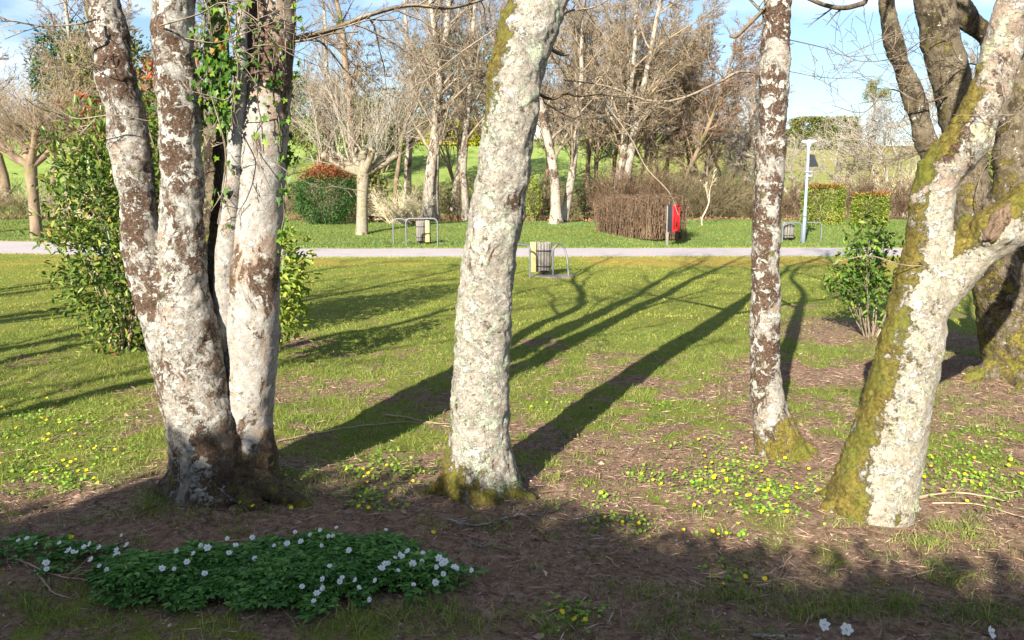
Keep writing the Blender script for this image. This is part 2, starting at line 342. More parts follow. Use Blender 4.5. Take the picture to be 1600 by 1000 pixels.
# ================================================================== GROUND
LT = P(335, 800, 3.95)[0]; CT = P(752, 782, 4.05)[0]; TT = P(1222, 722, 4.78)[0]; RT = P(1362, 802, 3.86)[0]; BT = P(1590, 600, 6.7)[0]
MOUNDS += [(LT[0], LT[1], .07, .75), (CT[0], CT[1], .03, .5), (BT[0], BT[1], .05, .9)]
TREES = [(LT, .75), (CT, .45), (TT, .35), (RT, .45), (BT, .9)]
def gmask(X, Y):
    """0 bare soil with litter, 1 closed turf"""
    X = np.asarray(X, float); Y = np.asarray(Y, float)
    Ye = Y - 2.2 * sstep(.6, 3.0, X) + 1.2 * sstep(-1.6, -3.0, X)
    b = np.interp(Ye, [0, 2.6, 3.6, 4.6, 6.0, 8.0, 10.0, 14], [.48, .48, .50, .60, .68, .82, .92, 1.05])
    n = fbm(X * 1.1, Y * 1.1, 21, 5) * .62 + fbm(X * 4.5, Y * 4.5, 33, 3) * .38
    n = n + (fbm(X * 14, Y * 14, 37, 3) - .5) * .35; m = sstep(.34, .74, b * .95 + (n - .5) * 1.3 - .02)
    for T, r in TREES: m = m * (1 - .9 * np.exp(-(((X - T[0]) ** 2 + (Y - T[1]) ** 2) / (r * r * 1.1)) ** 1.5))
    # bare soil in front of the trunks, between the flower bed and the left and centre trees
    m = m * (1 - .75 * np.exp(-((X - .1) / 1.6) ** 2 - ((Y - 3.45) / .5) ** 2))
    sh = np.exp(-((X - 4.2) / .9) ** 2 - ((Y - 9.6) / 1.3) ** 2); m = m * (1 - .8 * sh)
    return m
rowsY = [-60, -40, -26, -16, -10, -6, -3, -1, .2, 1.0, 1.6]
y = 1.9
while y < 620:
    rowsY.append(y)
    y += .03 if y < 5 else (.045 if y < 8 else (y * .0085 if y < 60 else y * .03))
rowsY = np.array(rowsY); NC = 420
uu = np.linspace(-1, 1, NC); uu = np.sign(uu) * np.abs(uu) ** 1.15
Wd = np.maximum(9.0, rowsY * 1.02 + 3.5); Wd[rowsY < 1] = 9 + np.abs(rowsY[rowsY < 1]) * .8
GX = uu[None, :] * Wd[:, None]; GY = np.repeat(rowsY[:, None], NC, 1)
GZ = hz(GX, GY)
# a slight hollow under the path sheet keeps the turf clear of it
pd = np.abs(GY - path_c(GX)) - path_w(GX); GZ = GZ - .03 * (1 - sstep(-.25, .02, pd))
V = np.stack([GX, GY, GZ], -1).reshape(-1, 3)
i = np.arange(len(rowsY) - 1)[:, None] * NC + np.arange(NC - 1)[None, :]
F = np.stack([i, i + 1, i + NC + 1, i + NC], -1).reshape(-1, 4)
t = NT('ground_soil_and_turf'); co = t.co(); nf = t.noise(co, 28, 6, .75); nm = t.noise(co, 5, 5, .7); nl = t.noise(co, .6, 4, .6)
ns = t.noise(t.co((1, 1, 1)), 90, 4, .8)
soil = t.ramps(nf, [(.30, (.05, .03, .022)), (.42, (.17, .105, .072)), (.55, (.34, .235, .165)), (.72, (.50, .38, .28))])
soil = t.mix(t.math('MULTIPLY', t.ramp(nm, .4, .62), .5), soil, (.30, .19, .12))
gr = t.ramps(ns, [(.3, (.06, .09, .01)), (.5, (.19, .22, .04)), (.7, (.33, .35, .08))])
gr = t.mix(t.math('MULTIPLY', t.ramp(nm, .45, .62), .4), gr, (.30, .26, .09))
gold = t.mix(t.ramp(nm, .3, .7), (.36, .26, .05), (.44, .30, .09))
gr = t.mix(t.at('gold'), gr, gold)
field = t.mix(t.ramp(nl, .35, .65), (.17, .26, .06), (.28, .33, .09)); gr = t.mix(t.at('field'), gr, field)
dryc = t.mix(t.ramp(t.noise(t.co((1, 1, 1)), 1.4, 6, .7), .35, .65), (.30, .24, .09), (.24, .26, .07)); gr = t.mix(t.at('dry'), gr, dryc)
lf = t.mix(t.ramp(nm, .35, .65), (.15, .085, .045), (.34, .19, .10)); gr = t.mix(t.at('leafy'), gr, lf)
e = t.math('ADD', t.at('grass'), t.math('MULTIPLY', t.math('SUBTRACT', nf, .5), 1.7)); em = t.ramp(e, .40, .72)
t.base(t.mix(em, soil, gr), .95); t.p.inputs['Specular IOR Level'].default_value = .05
t.bump(t.math('ADD', nf, t.math('MULTIPLY', ns, .5)), .035, .9)
ground = mk('ground', V, F, t.m, None, True); ground['kind'] = 'structure'
X = V[:, 0]; Y = V[:, 1]
attr(ground, 'grass', np.where(Y > 16, 1.2, gmask(X, Y)))
pdc = path_c(X)
gz = np.exp(-((Y - (pdc - 3.6)) / 3.2) ** 2) * sstep(.44, .62, fbm(X * .35, Y * .6, 41, 4)) + .6 * np.exp(-((Y - (pdc - 2.3)) / .5) ** 2)
attr(ground, 'gold', np.clip(gz, 0, .85) * (Y < 24))
attr(ground, 'field', sstep(47, 53, Y))
attr(ground, 'dry', np.clip(sstep(8, 20, X) * sstep(44, 50, Y) * (.35 + .9 * fbm(X * .06, Y * .08, 61, 4)), 0, 1))
attr(ground, 'leafy', np.clip(sstep(39.6, 41.5, Y - 2.2 * sstep(8, 14, X) + 2 * (fbm(X * .3, Y * .1, 71, 3) - .5)) * (1 - sstep(48, 53, Y)) * 1.1 * (.55 + .8 * fbm(X * .5, Y * .5, 72, 3)), 0, 1))
# path sheet, crowned a little, 4 mm and more above the hollow
px_ = np.linspace(-40, 45, 340); NW = 9; PV = []; nb = fbm(px_ * 1.2, px_ * 0, 51, 4) * .7; nb2 = fbm(px_ * 1.2, px_ * 0 + 9, 52, 4) * .7
for k in range(NW):
    s_ = -1 + 2 * k / (NW - 1); wd = path_w(px_) + np.where(s_ < 0, nb, nb2) - .35
    yy = path_c(px_) + s_ * wd; PV.append(np.stack([px_, yy, hz(px_, yy) - .004 + .02 * (1 - s_ * s_)], 1))
PV = np.stack(PV, 1).reshape(-1, 3); i = np.arange(len(px_) - 1)[:, None] * NW + np.arange(NW - 1)[None, :]
t = NT('path_tarmac'); co = t.co(); n = t.noise(co, 60, 5, .8); n2 = t.noise(co, .8, 5, .6)
c = t.mix(t.ramp(n, .38, .62), (.30, .27, .275), (.56, .50, .51)); c = t.mix(t.ramp(t.noise(t.co((.4, 1.5, 1)), 2.2, 7, .75), .56, .64), c, (.30, .25, .22)); c = t.mix(t.math('MULTIPLY', t.ramp(n2, .45, .65), .5), c, (.46, .38, .34)); t.base(c, .9); t.bump(n, .006, .6)
pth = mk('path', PV, np.stack([i, i + NW, i + NW + 1, i + 1], -1).reshape(-1, 4), t.m, None, True); pth['kind'] = 'structure'

def scatter(n, ymin, ymax, slope=.74, pad=.3, rs=rng):
    Y = np.sqrt(rs.uniform(ymin ** 2, ymax ** 2, n)); X = rs.uniform(-1, 1, n) * (Y * slope + pad); return X, Y
def blades(X, Y, h, wd, lean=.5, rs=rng, down=.01):
    n = len(X); Z = hz(X, Y) - down; a = rs.uniform(0, 2 * math.pi, n); b = rs.uniform(0, 2 * math.pi, n)
    s = np.stack([np.cos(a), np.sin(a), 0 * a], 1) * (wd / 2)[:, None]; C = np.stack([X, Y, Z], 1)
    ln = rs.uniform(.1, 1, n) * lean * h; top = np.stack([np.cos(b) * ln, np.sin(b) * ln, h], 1)
    mid = np.stack([np.cos(b) * ln * .3, np.sin(b) * ln * .3, h * .55], 1)
    V = np.stack([C - s, C + s, C + mid + s * .7, C + top, C + mid - s * .7], 1).reshape(-1, 3); i = np.arange(n)[:, None] * 5
    return V, [i + np.array([[0, 1, 2, 4]]), i + np.array([[4, 2, 3]])]
# near turf: short blades wherever the soil is covered, plus taller tufts
X, Y = scatter(210000, 2.3, 9.5); g = gmask(X, Y); cl = fbm(X * 9, Y * 9, 91, 2)
k = rng.random(len(X)) < g ** .8 * (.25 + .75 * sstep(.3, .55, cl)) * .9 + .10
X, Y, g = X[k], Y[k], g[k]
V, F = blades(X, Y, rng.uniform(.012, .042, len(X)) * (.6 + .7 * g), rng.uniform(.0025, .0055, len(X)), 1.5)
tag(mk('grass', V, F, M['grass']), 'short thin grass between the bare soil patches around the trunks', 'grass', kind='stuff')
X, Y = scatter(190000, 8.8, 22.6, .72, .6); g = gmask(X, Y) * (1 - .8 * np.clip(np.exp(-((Y - (path_c(X) - 3.6)) / 3.2) ** 2) * sstep(.44, .62, fbm(X * .35, Y * .6, 41, 4)), 0, 1)); k = rng.random(len(X)) < g * (.35 + 1.1 * sstep(.35, .6, fbm(X * 1.6, Y * 1.6, 97, 4))); X, Y = X[k], Y[k]
V, F = blades(X, Y, rng.uniform(.012, .042, len(X)) * (.6 + .9 * fbm(X * 2.5, Y * 2.5, 98, 2)), rng.uniform(.007, .016, len(X)), 1.2)
lw = mk('grass', V, F, M['lawn']); tag(lw, 'sunlit mossy lawn between the trunks and the path', 'lawn', kind='stuff')
X, Y = scatter(120000, 26.5, 43, .74, 1); k = (Y < 40.6 + 2.5 * fbm(X * .25, X * 0, 77, 3) + 2 * sstep(8, 14, X)) & (np.abs(Y - path_c(X)) > path_w(X) + .12); X, Y = X[k], Y[k]
V, F = blades(X, Y, rng.uniform(.03, .09, len(X)), rng.uniform(.02, .045, len(X)), 1.0)
tag(mk('grass', V, F, M['grassfar']), 'bright green lawn beyond the path', 'lawn', kind='stuff')
# ragged turf along both path edges
X = rng.uniform(-22, 24, 26000); sd = rng.choice([-1, 1], len(X)); Y = path_c(X) + sd * (path_w(X) + rng.normal(0, .1, len(X)) + .02)
V, F = blades(X, Y, rng.uniform(.02, .07, len(X)), rng.uniform(.01, .02, len(X)), 1.0)
tag(mk('grass', V, F, M['lawn']), 'ragged grass along both edges of the path', 'grass', kind='stuff')
# tufts
TV = []; TF = []; off = 0
tx, ty = [], []
X, Y = scatter(1500, 2.4, 8.5); g = fbm(X * 1.3, Y * 1.3, 95, 3); k = g > .45; X, Y = X[k], Y[k]
for px, py, n_ in [(1120, 935, 5), (1230, 960, 6), (1320, 955, 6), (1060, 975, 4), (640, 960, 6), (860, 970, 5), (720, 975, 5), (480, 655, 5), (265, 780, 5), (1350, 810, 4), (990, 925, 4), (1560, 965, 5),
                   (1400, 950, 4), (90, 970, 4), (40, 950, 5), (560, 980, 4), (1480, 900, 4), (1180, 930, 4), (455, 745, 4), (440, 770, 4), (255, 800, 5), (580, 585, 5), (1500, 830, 5), (1450, 850, 4)]:
    q = gp(px, py)
    for _ in range(n_ * 3): X = np.append(X, q[0] + rd.gauss(0, .09)); Y = np.append(Y, q[1] + rd.gauss(0, .04))
nb_ = 24; XX = np.repeat(X, nb_) + rng.normal(0, .035, len(X) * nb_); YY = np.repeat(Y, nb_) + rng.normal(0, .03, len(X) * nb_)
V, F = blades(XX, YY, rng.uniform(.02, .085, len(XX)) * np.repeat(rng.uniform(.45, 1.1, len(X)), nb_), rng.uniform(.0025, .0048, len(XX)), 1.5)
tag(mk('grass', V, F, M['grass']), 'longer grass tufts standing out of the soil in front', 'grass', kind='stuff')
# leaf and twig litter on the soil
X, Y = scatter(110000, 2.3, 10.5); g = gmask(X, Y); k = rng.random(len(X)) < (1.05 - g) * .95; X, Y = X[k], Y[k]; n = len(X)
a = rng.uniform(0, 2 * math.pi, n); D = np.stack([np.cos(a), np.sin(a), rng.normal(.05, .22, n)], 1)
sz = rng.uniform(.005, .019, n); Z = hz(X, Y) + rng.uniform(.001, .008, n)
V, F = leaves_geo(np.stack([X, Y, Z], 1), D, sz, .42, .12)
X, Y = scatter(42000, 2.3, 9.0); g = gmask(X, Y); k = rng.random(len(X)) < (1.1 - g); X, Y = X[k], Y[k]; n = len(X)
a = rng.uniform(0, 2 * math.pi, n); D = np.stack([np.cos(a), np.sin(a), rng.normal(.03, .1, n)], 1)
V2, F2 = leaves_geo(np.stack([X, Y, hz(X, Y) + .006], 1), D, rng.uniform(.03, .10, n), .06, .04)
X, Y = scatter(800, 2.3, 9.0); k = rng.random(len(X)) < 1.1 - gmask(X, Y); X, Y = X[k], Y[k]; n = len(X); a = rng.uniform(0, 6.283, n)
V3, F3 = leaves_geo(np.stack([X, Y, hz(X, Y) + .007], 1), np.stack([np.cos(a), np.sin(a), rng.normal(.15, .2, n)], 1), rng.uniform(.022, .05, n), .6, .22)
V, F = merge([(V, F), (V2, F2), (V3, F3)])
tag(mk('leaf_litter', V, F, M['litter']), 'fine brown leaf and needle litter on the bare soil', 'leaf litter', kind='stuff')
X = rng.uniform(-30, 32, 16000); Y = rng.uniform(40.5, 48, 16000); n = len(X); a = rng.uniform(0, 6.28, n)
V, F = leaves_geo(np.stack([X, Y, hz(X, Y) + rng.uniform(.0, .12, n)], 1), np.stack([np.cos(a), np.sin(a), rng.normal(.3, .5, n)], 1), rng.uniform(.06, .16, n), .6, .15)
tag(mk('leaf_litter', V, F, leafmat('fallen_leaves', [(0, (.12, .06, .03)), (.5, (.32, .17, .09)), (1, (.50, .30, .17))], .8, 0, .5)), 'orange brown fallen leaves under the distant tree line', 'leaf litter', kind='stuff')

# ================================================================== HERO TRUNKS
def smooth_poly(pts, n=10):
    """Catmull-Rom through (x,y,z,r) rows"""
    p = np.asarray(pts, float); p = np.vstack([2 * p[0] - p[1], p, 2 * p[-1] - p[-2]]); out = []
    for i in range(1, len(p) - 2):
        for k in range(n):
            t_ = k / n; a, b, c, d = p[i - 1], p[i], p[i + 1], p[i + 2]
            out.append(.5 * ((2 * b) + (-a + c) * t_ + (2 * a - 5 * b + 4 * c - d) * t_ ** 2 + (-a + 3 * b - 3 * c + d) * t_ ** 3))
    out.append(p[-2]); out = np.array(out); out[:, 3] = np.maximum(out[:, 3], .002); return out
def stem_px(rows, Y0, dY=0.0, ext=None):
    """rows: (px, py, half width px[, dY]) -> world poly (x,y,z,r)"""
    out = []
    for r in rows:
        Yv = Y0 + (r[3] if len(r) > 3 else 0); q, t_ = P(r[0], r[1], Yv); out.append((*q, r[2] / FPX * t_))
    return out
def capped(poly, k=20):
    poly = np.asarray(poly); V, F = tubes_geo([(poly[:, :3], poly[:, 3])], k, k)
    n = len(poly); V = np.vstack([V, poly[0, :3], poly[-1, :3]]); tri = []
    for j in range(k): tri.append((n * k, (j + 1) % k, j)); tri.append((n * k + 1, (n - 1) * k + j, (n - 1) * k + (j + 1) % k))
    return V, F, np.array(tri)
def hero_trunk(name, polys, origin, mat, parent, voxel=.012, smooth=6, lump=(.012, .006), mossf=None, damp_shadef=None, seed=0, ridges=0, rustf=None):
    VV = []; F4 = []; F3 = []; off = 0
    for p in polys:
        V, F, T = capped(p, 24 if max(r[3] for r in p) > .05 else 12); VV.append(V); F4.append(F + off); F3.append(T + off); off += len(V)
    o = mk(name, np.concatenate(VV) - np.asarray(origin), [np.concatenate(F4), np.concatenate(F3)], mat, parent)
    m = o.modifiers.new('r', 'REMESH'); m.mode = 'VOXEL'; m.voxel_size = voxel
    if smooth: s = o.modifiers.new('s', 'SMOOTH'); s.iterations = smooth; s.factor = .5
    bpy.context.view_layer.update()
    dg = bpy.context.evaluated_depsgraph_get(); me = bpy.data.meshes.new_from_object(o.evaluated_get(dg))
    o.modifiers.clear(); o.data = me
    n = len(me.vertices); co = np.empty(n * 3, np.float32); me.vertices.foreach_get('co', co); co = co.reshape(-1, 3).astype(float)
    no = np.empty(n * 3, np.float32); me.vertices.foreach_get('normal', no); no = no.reshape(-1, 3).astype(float)
    so_ = Vector((seed * 7.3, seed * 3.1, 0)); d = np.empty(n); mn = np.empty(n)
    for i in range(n):
        v = Vector(co[i]) + so_
        a = mnoise.noise(v * 5.0); b = mnoise.noise(v * 16.0); c = mnoise.noise(v * 48.0)
        d[i] = a * lump[0] + b * lump[1] + c * lump[1] * .55; mn[i] = a * .5 + b * .3 + .2 * c
    wco = co + np.asarray(origin); ma = mossf(wco, no, mn) if mossf else np.zeros(n); d = d + sstep(.4, .7, ma + mn * .4) * (.006 + .010 * np.array([mnoise.noise(Vector(c_) * 34.0) for c_ in co]))
    co2 = co + no * d[:, None]; me.vertices.foreach_set('co', co2.astype(np.float32).ravel())
    me.polygons.foreach_set('use_smooth', np.ones(len(me.polygons), bool)); me.update()
    wco = co + np.asarray(origin)
    attr(o, 'moss', mossf(wco, no, mn) if mossf else np.zeros(n)); attr(o, 'damp_shade', damp_shadef(wco, no, mn) if damp_shadef else np.zeros(n))
    attr(o, 'rust', rustf(wco, no, mn) if rustf else np.zeros(n))
    if not me.materials: me.materials.append(mat)
    return o
def root(ax, ay, z0, ang, L, r0, drop=.16, up=.22):
    """a surface root flaring from the foot and diving into the soil"""
    c, s = math.cos(ang), math.sin(ang); pts = []
    for k, (f, zz, rr) in enumerate([(0, up, .8), (.3, up * .55, 1.0), (.6, .03, .75), (.85, -.03, .5), (1.0, -drop, .3)]):
        x = ax + c * L * f; y_ = ay + s * L * f; pts.append((x, y_, float(hz(x, y_)) + zz, r0 * rr))
    return smooth_poly(pts, 6)
def bez(rows, Y0): return smooth_poly(stem_px(rows, Y0), 9)

# ---- bare branch generator
def unit(v):
    n = math.sqrt(v[0] ** 2 + v[1] ** 2 + v[2] ** 2) + 1e-9; return np.array((v[0] / n, v[1] / n, v[2] / n))
def side(d, ang, rs):
    r = np.array((rs.gauss(0, 1), rs.gauss(0, 1), rs.gauss(0, 1))); r = unit(r - d * float(d @ r)); return unit(d * math.cos(ang) + r * math.sin(ang))
def grow(T, p, d, L, r, lev, C, rs):
    seg = C['seg'][lev]; n = max(2, int(L / seg)); st = L / n; pts = [p.copy()]; rr = [r]; q = p.copy(); dirs = [d]
    wig = C['wig'][lev]; up = C['up'][lev]; tip = C.get('tip', .25)
    for i in range(n):
        d = unit(d + np.array((rs.gauss(0, wig), rs.gauss(0, wig), rs.gauss(0, wig) + up * st)))
        q = q + d * st; pts.append(q.copy()); rr.append(max(C['rmin'], r * (1 - (1 - tip) * (i + 1) / n))); dirs.append(d)
    T.append((np.array(pts), np.array(rr)))
    if lev + 1 < len(C['n']) + 1 and lev < len(C['n']):
        nch = C['n'][lev]; nch = int(nch * L / C['len0'][lev] + rs.random()) if 'len0' in C else nch
        s0 = C['start'][lev]
        for k in range(nch):
            f = s0 + (1 - s0) * ((k + rs.random()) / max(1, nch)); x = f * n; i = min(n - 1, int(x)); t_ = x - i
            pp = pts[i] * (1 - t_) + pts[i + 1] * t_; rl = rr[i] * (1 - t_) + rr[i + 1] * t_
            cd_ = side(dirs[i], C['ang'][lev] * rs.uniform(.65, 1.3), rs)
            if cd_[2] < C.get('minz', -.3) and rs.random() < .7: cd_[2] = abs(cd_[2]); cd_ = unit(cd_)
            grow(T, pp, cd_, L * C['ratio'][lev] * rs.uniform(.6, 1.15) * (1 - .45 * f), max(C['rmin'], rl * C.get('rr', .55)), lev + 1, C, rs)
HC = dict(seg=[.25, .18, .12, .1], wig=[.10, .13, .15, .15], up=[.1, .05, .0, 0], n=[7, 7, 5], start=[.25, .15, .15], ang=[.75, .8, .8], ratio=[.6, .55, .5], rmin=.003, rr=.5)
def hero_crown(polyends, origin, parent, seed, mat=None, C=HC, spread=1.0, extra=()):
    rs = random.Random(seed); T = []
    for (p, d, L, r) in polyends: grow(T, np.array(p, float), unit(d), L, r, 0, C, rs)
    T += list(extra)
    return tubes_obj('crown', T, mat or M['twig'], parent, origin=origin)
def twigline(rows, Y0, r0, r1, seed, nt=6, tl=.35, C=None):
    """a low branch drawn through photograph points, with side twigs"""
    pl = bez([(a, b, 1) + ((c,) if c is not None else ()) for a, b, c in rows], Y0); n = len(pl); rr = np.linspace(r0, r1, n); T = [(pl[:, :3], rr)]; rs = random.Random(seed)
    CC = C or dict(seg=[.08, .06], wig=[.12, .14], up=[.05, 0], n=[4], start=[.2], ang=[.7], ratio=[.5], rmin=.002, rr=.5)
    for k in range(nt):
        i = int(n * (.15 + .83 * (k + rs.random()) / nt)); i = min(n - 2, i); d = unit(pl[i + 1, :3] - pl[i, :3])
        grow(T, pl[i, :3].copy(), side(d, rs.uniform(.5, 1.1), rs), tl * rs.uniform(.5, 1.3), max(.0022, rr[i] * .5), 0, CC, rs)
    return T

# ---- left: four stems fused at one foot
O = np.array((LT[0], LT[1], float(hz(LT[0], LT[1])))); Y0 = 3.95
lt = empty('multi_stemmed_tree', O, 'thick four-stemmed tree with brown and white blotched bark behind the white flowers', 'tree')
S1 = bez([(110, -420, 26, .15), (125, -200, 27, .1), (162, 0, 28, .05), (178, 100, 29, 0), (199, 200, 29), (213, 300, 28), (226, 400, 30), (258, 500, 36), (285, 600, 38), (312, 700, 42), (322, 800, 55), (322, 850, 60)], Y0)
S2 = bez([(262, -420, 27, .1), (266, -200, 29, .05), (269, 0, 31), (275, 100, 31), (281, 200, 32), (286, 300, 32), (286, 400, 35), (292, 500, 43), (305, 600, 52), (325, 700, 58), (330, 800, 68), (330, 850, 75)], Y0 - .03)
S3 = bez([(450, -420, 34, .35), (436, -200, 36, .25), (424, 0, 37, .2), (419, 100, 38, .16), (413, 200, 38, .12), (406, 300, 37, .1), (400, 400, 37, .08), (397, 500, 39, .06), (393, 600, 37, .05), (386, 700, 41, .05), (385, 800, 62, .05), (385, 850, 66)], Y0)
S4 = bez([(345, -420, 15, .5), (341, 0, 16, .45), (339, 100, 17, .4), (336, 200, 17, .38), (333, 300, 17, .35), (330, 400, 18, .3), (334, 500, 20, .25), (345, 650, 26, .15), (350, 800, 40, .1)], Y0)
S5 = bez([(392, -420, 9, .1), (380, -100, 9, .05), (378, 0, 10), (375, 100, 11), (369, 200, 12), (362, 300, 14), (354, 400, 17, .02), (352, 500, 18, .05), (362, 600, 18, .08), (370, 700, 22, .06), (372, 800, 30, .03)], Y0 + .02)
S6 = bez([(432, 430, 4, .28), (431, 480, 9, .25), (424, 540, 12, .22), (415, 600, 14, .2), (405, 680, 20, .14), (400, 800, 40, .1)], Y0)
roots = [root(O[0] + .02, O[1] - .02, 0, a, L, r) for a, L, r in [(-.22, .66, .06), (.1, .45, .08), (.9, .45, .07), (2.2, .45, .07), (2.9, .36, .08), (3.4, .33, .08), (4.0, .28, .08), (4.6, .26, .08), (5.2, .30, .08), (5.7, .40, .075)]]
def moss_left(p, n, m):
    h = p[:, 2] - O[2]; foot = (1 - sstep(.05, .45, h)) * (.35 + .9 * sstep(.05, .35, np.abs(p[:, 0] - O[0] + .03)))
    side_ = sstep(.45, .95, -n[:, 0] * .9 - n[:, 1] * .1) * sstep(2.0, 2.5, p[:, 2]) * (p[:, 0] < O[0] - .2)
    return np.clip(foot * .75 + side_ * .8 + m * .35 - .05, 0, 1)
def damp_shade_left(p, n, m):
    h = p[:, 2] - O[2]; return np.clip((1 - sstep(.15, .5, h)) * .50 + sstep(.2, .9, n[:, 0]) * .35 + m * .8, 0, 1)  # foot is damp; the right-facing term paints the stems' shaded side
a_ = hero_trunk('trunk', [S1, S2, S6] + roots, O, M['left'], lt, .0125, 5, (.02, .010), moss_left, damp_shade_left, 1)
b_ = hero_trunk('stem', [S3], O, M['leftpale'], lt, .0125, 4, (.012, .005), lambda p, n, m: np.clip((1 - sstep(.05, .4, p[:, 2] - O[2])) * .8 + m * .3, 0, 1), lambda p, n, m: np.clip((1 - sstep(.2, .5, p[:, 2])) * .6 + sstep(.3, .9, n[:, 0]) * .3 + m * .4, 0, 1), 2, rustf=lambda p, n, m: np.clip(1.2 * np.exp(-((p[:, 2] - 1.28) / .13) ** 2) + 1.6 * sstep(2.0, 2.3, p[:, 2]) + .5 * sstep(.2, .7, n[:, 0]), 0, 1.8))  # right-facing darkening puts this stem's shade side into its bark colour
b_['label'] = 'smooth pale right-hand stem'
c_ = hero_trunk('stem', [S5], O, M['leftpale'], lt, .009, 3, (.006, .003), None, lambda p, n, m: .25 + m * .5, 3)
c_['label'] = 'slim grey stem pressed against the pale one'
d_ = hero_trunk('stem', [S4], O, M['back'], lt, .011, 3, (.01, .004), None, None, 4)
d_['label'] = 'thin brown stem between the two thick ones'
ext = []
for rows, Ya, r0, r1, nt, tl in [
    ([(440, 70, .2), (470, 58, .25), (520, 45, .3), (580, 22, .4), (640, 8, .5), (700, 12, .6), (745, 2, .7), (800, -20, .8)], Y0, .018, .008, 16, .45),
    ([(445, 66, .15), (480, 62, .1), (520, 52, .1), (560, 50, .15)], Y0, .009, .003, 6, .22),
    ([(520, 46, .3), (548, 75, .3), (566, 110, .35), (600, 140, .4), (612, 170, .4)], Y0, .006, .0025, 8, .25),
    ([(250, 40, -.15), (310, 22, -.3), (350, 4, -.35), (400, 30, -.35), (440, 75, -.3), (490, 100, -.3), (560, 118, -.3)], Y0, .005, .002, 9, .25),
    ([(290, 60, -.1), (340, 66, -.3), (400, 45, -.35), (450, 25, -.3)], Y0, .004, .002, 7, .2),
    ([(150, 30, -.1), (120, 38, -.2), (60, 40, -.25), (0, 28, -.3), (-60, 10, -.3)], Y0, .006, .003, 10, .3),
    ([(190, 110, -.1), (150, 100, -.2), (100, 75, -.25), (75, 50, -.25)], Y0, .004, .002, 5, .2),
    ([(235, 190, -.1), (180, 180, -.2), (120, 185, -.25), (90, 170, -.25)], Y0, .004, .002, 5, .18),
    ([(330, 150, -.1), (345, 200, -.2), (352, 230, -.2), (352, 290, -.15), (330, 330, -.12)], Y0, .005, .002, 5, .14),
    ([(350, 5, -.15), (362, 60, -.25), (372, 110, -.25), (360, 150, -.2), (335, 160, -.15)], Y0, .005, .003, 6, .2),
    ([(395, 230, -.05), (408, 262, -.08), (425, 300, -.05)], Y0, .003, .002, 1, .06),
    ([(425, 250, .0), (460, 275, -.1), (500, 293, -.1), (520, 290, -.1)], Y0, .003, .0015, 3, .12)]:
    ext += twigline(rows, Ya, r0, r1, len(ext), nt, tl)
ends = []
for S, az in ((S1, (-.3, .1)), (S2, (-.1, -.05)), (S3, (.35, .2)), (S4, (0, .3)), (S5, (.1, -.1))):
    ends.append((S[0, :3], (az[0], az[1], 1), 5.6, S[0, 3] * .95)); ends.append((S[6, :3], (az[0] * 3 + .1, az[1] * 4 - .1, .8), 2.2, S[0, 3] * .4))
hero_crown(ends, O, lt, 5, extra=ext)

# ---- centre tree
O = np.array((CT[0], CT[1], float(hz(CT[0], CT[1])))); Y0 = 4.05
ct = empty('lichen_covered_tree', O, 'thick single trunk leaning right, crusted all over with pale lichen, mossy at its foot', 'tree')
S = bez([(930, -420, 34, .3), (885, -160, 41, .15), (842, 0, 44, .05), (812, 90, 43), (796, 200, 41), (781, 300, 42), (765, 400, 42), (756, 500, 43), (751, 600, 44), (750, 680, 48), (750, 740, 60), (752, 790, 70), (752, 840, 74)], Y0)
roots = [root(O[0], O[1], 0, a, L, r, up=.16) for a, L, r in [(3.3, .34, .07), (4.1, .24, .07), (5.0, .2, .07), (5.85, .34, .07), (.6, .35, .06), (1.7, .35, .06), (2.5, .35, .06)]]
def moss_c(p, n, m):
    h = p[:, 2] - O[2]; foot = (1 - sstep(.0, .26, h + (n[:, 0] * .10))) * 1.0
    up_ = sstep(.15, .75, -n[:, 0]) * sstep(1.75, 2.35, p[:, 2]) * 1.0 + sstep(.75, 1.0, -n[:, 0]) * .25
    return np.clip(foot * .85 + up_ * .8 + m * .35 - .04, 0, 1)
hero_trunk('trunk', [S] + roots, O, M['centre'], ct, .011, 3, (.015, .011), moss_c, lambda p, n, m: np.clip((1 - sstep(.0, .12, p[:, 2] - O[2])) * .35 + m * .4, 0, 1), 6)
db = twigline([(836, 138, .05), (848, 150, .1), (866, 154, .12), (885, 146, .15), (905, 150, .2), (940, 146, .3)], Y0, .011, .006, 5, 5, .25)
tubes_obj('dead_branch', db, M['twigdark'], ct, origin=O)['label'] = 'dark crooked side branch on the right side'
ext = []
for rows, r0, r1, nt, tl in [([(850, 70, .1), (875, 84, .1), (890, 84, .12)], .011, .009, 0, .1), ([(935, 146, .3), (960, 150, .4), (1010, 155, .6)], .006, .003, 7, .4),
                             ([(860, 60, .0), (885, 20, .1), (930, 10, .15), (980, -20, .2)], .008, .004, 9, .45), ([(850, 160, .1), (900, 185, .3), (960, 180, .5), (1040, 160, .7)], .005, .003, 8, .4),
                             ([(775, 45, -.05), (730, 75, -.1), (690, 105, -.1), (660, 130, -.1)], .004, .002, 5, .2),
                             ([(945, 160, .4), (985, 215, .2), (1010, 262, .1), (1045, 300, 0), (1060, 336, -.1)], .0045, .0035, 2, .08)]:
    ext += twigline(rows, Y0, r0, r1, 40 + len(ext), nt, tl)
hero_crown([(S[0, :3], (.25, .1, 1), 5.6, .10), (S[8, :3], (.8, .3, .6), 2.6, .05), (S[5, :3], (-.8, .5, .7), 2.6, .05)], O, ct, 8, extra=ext)

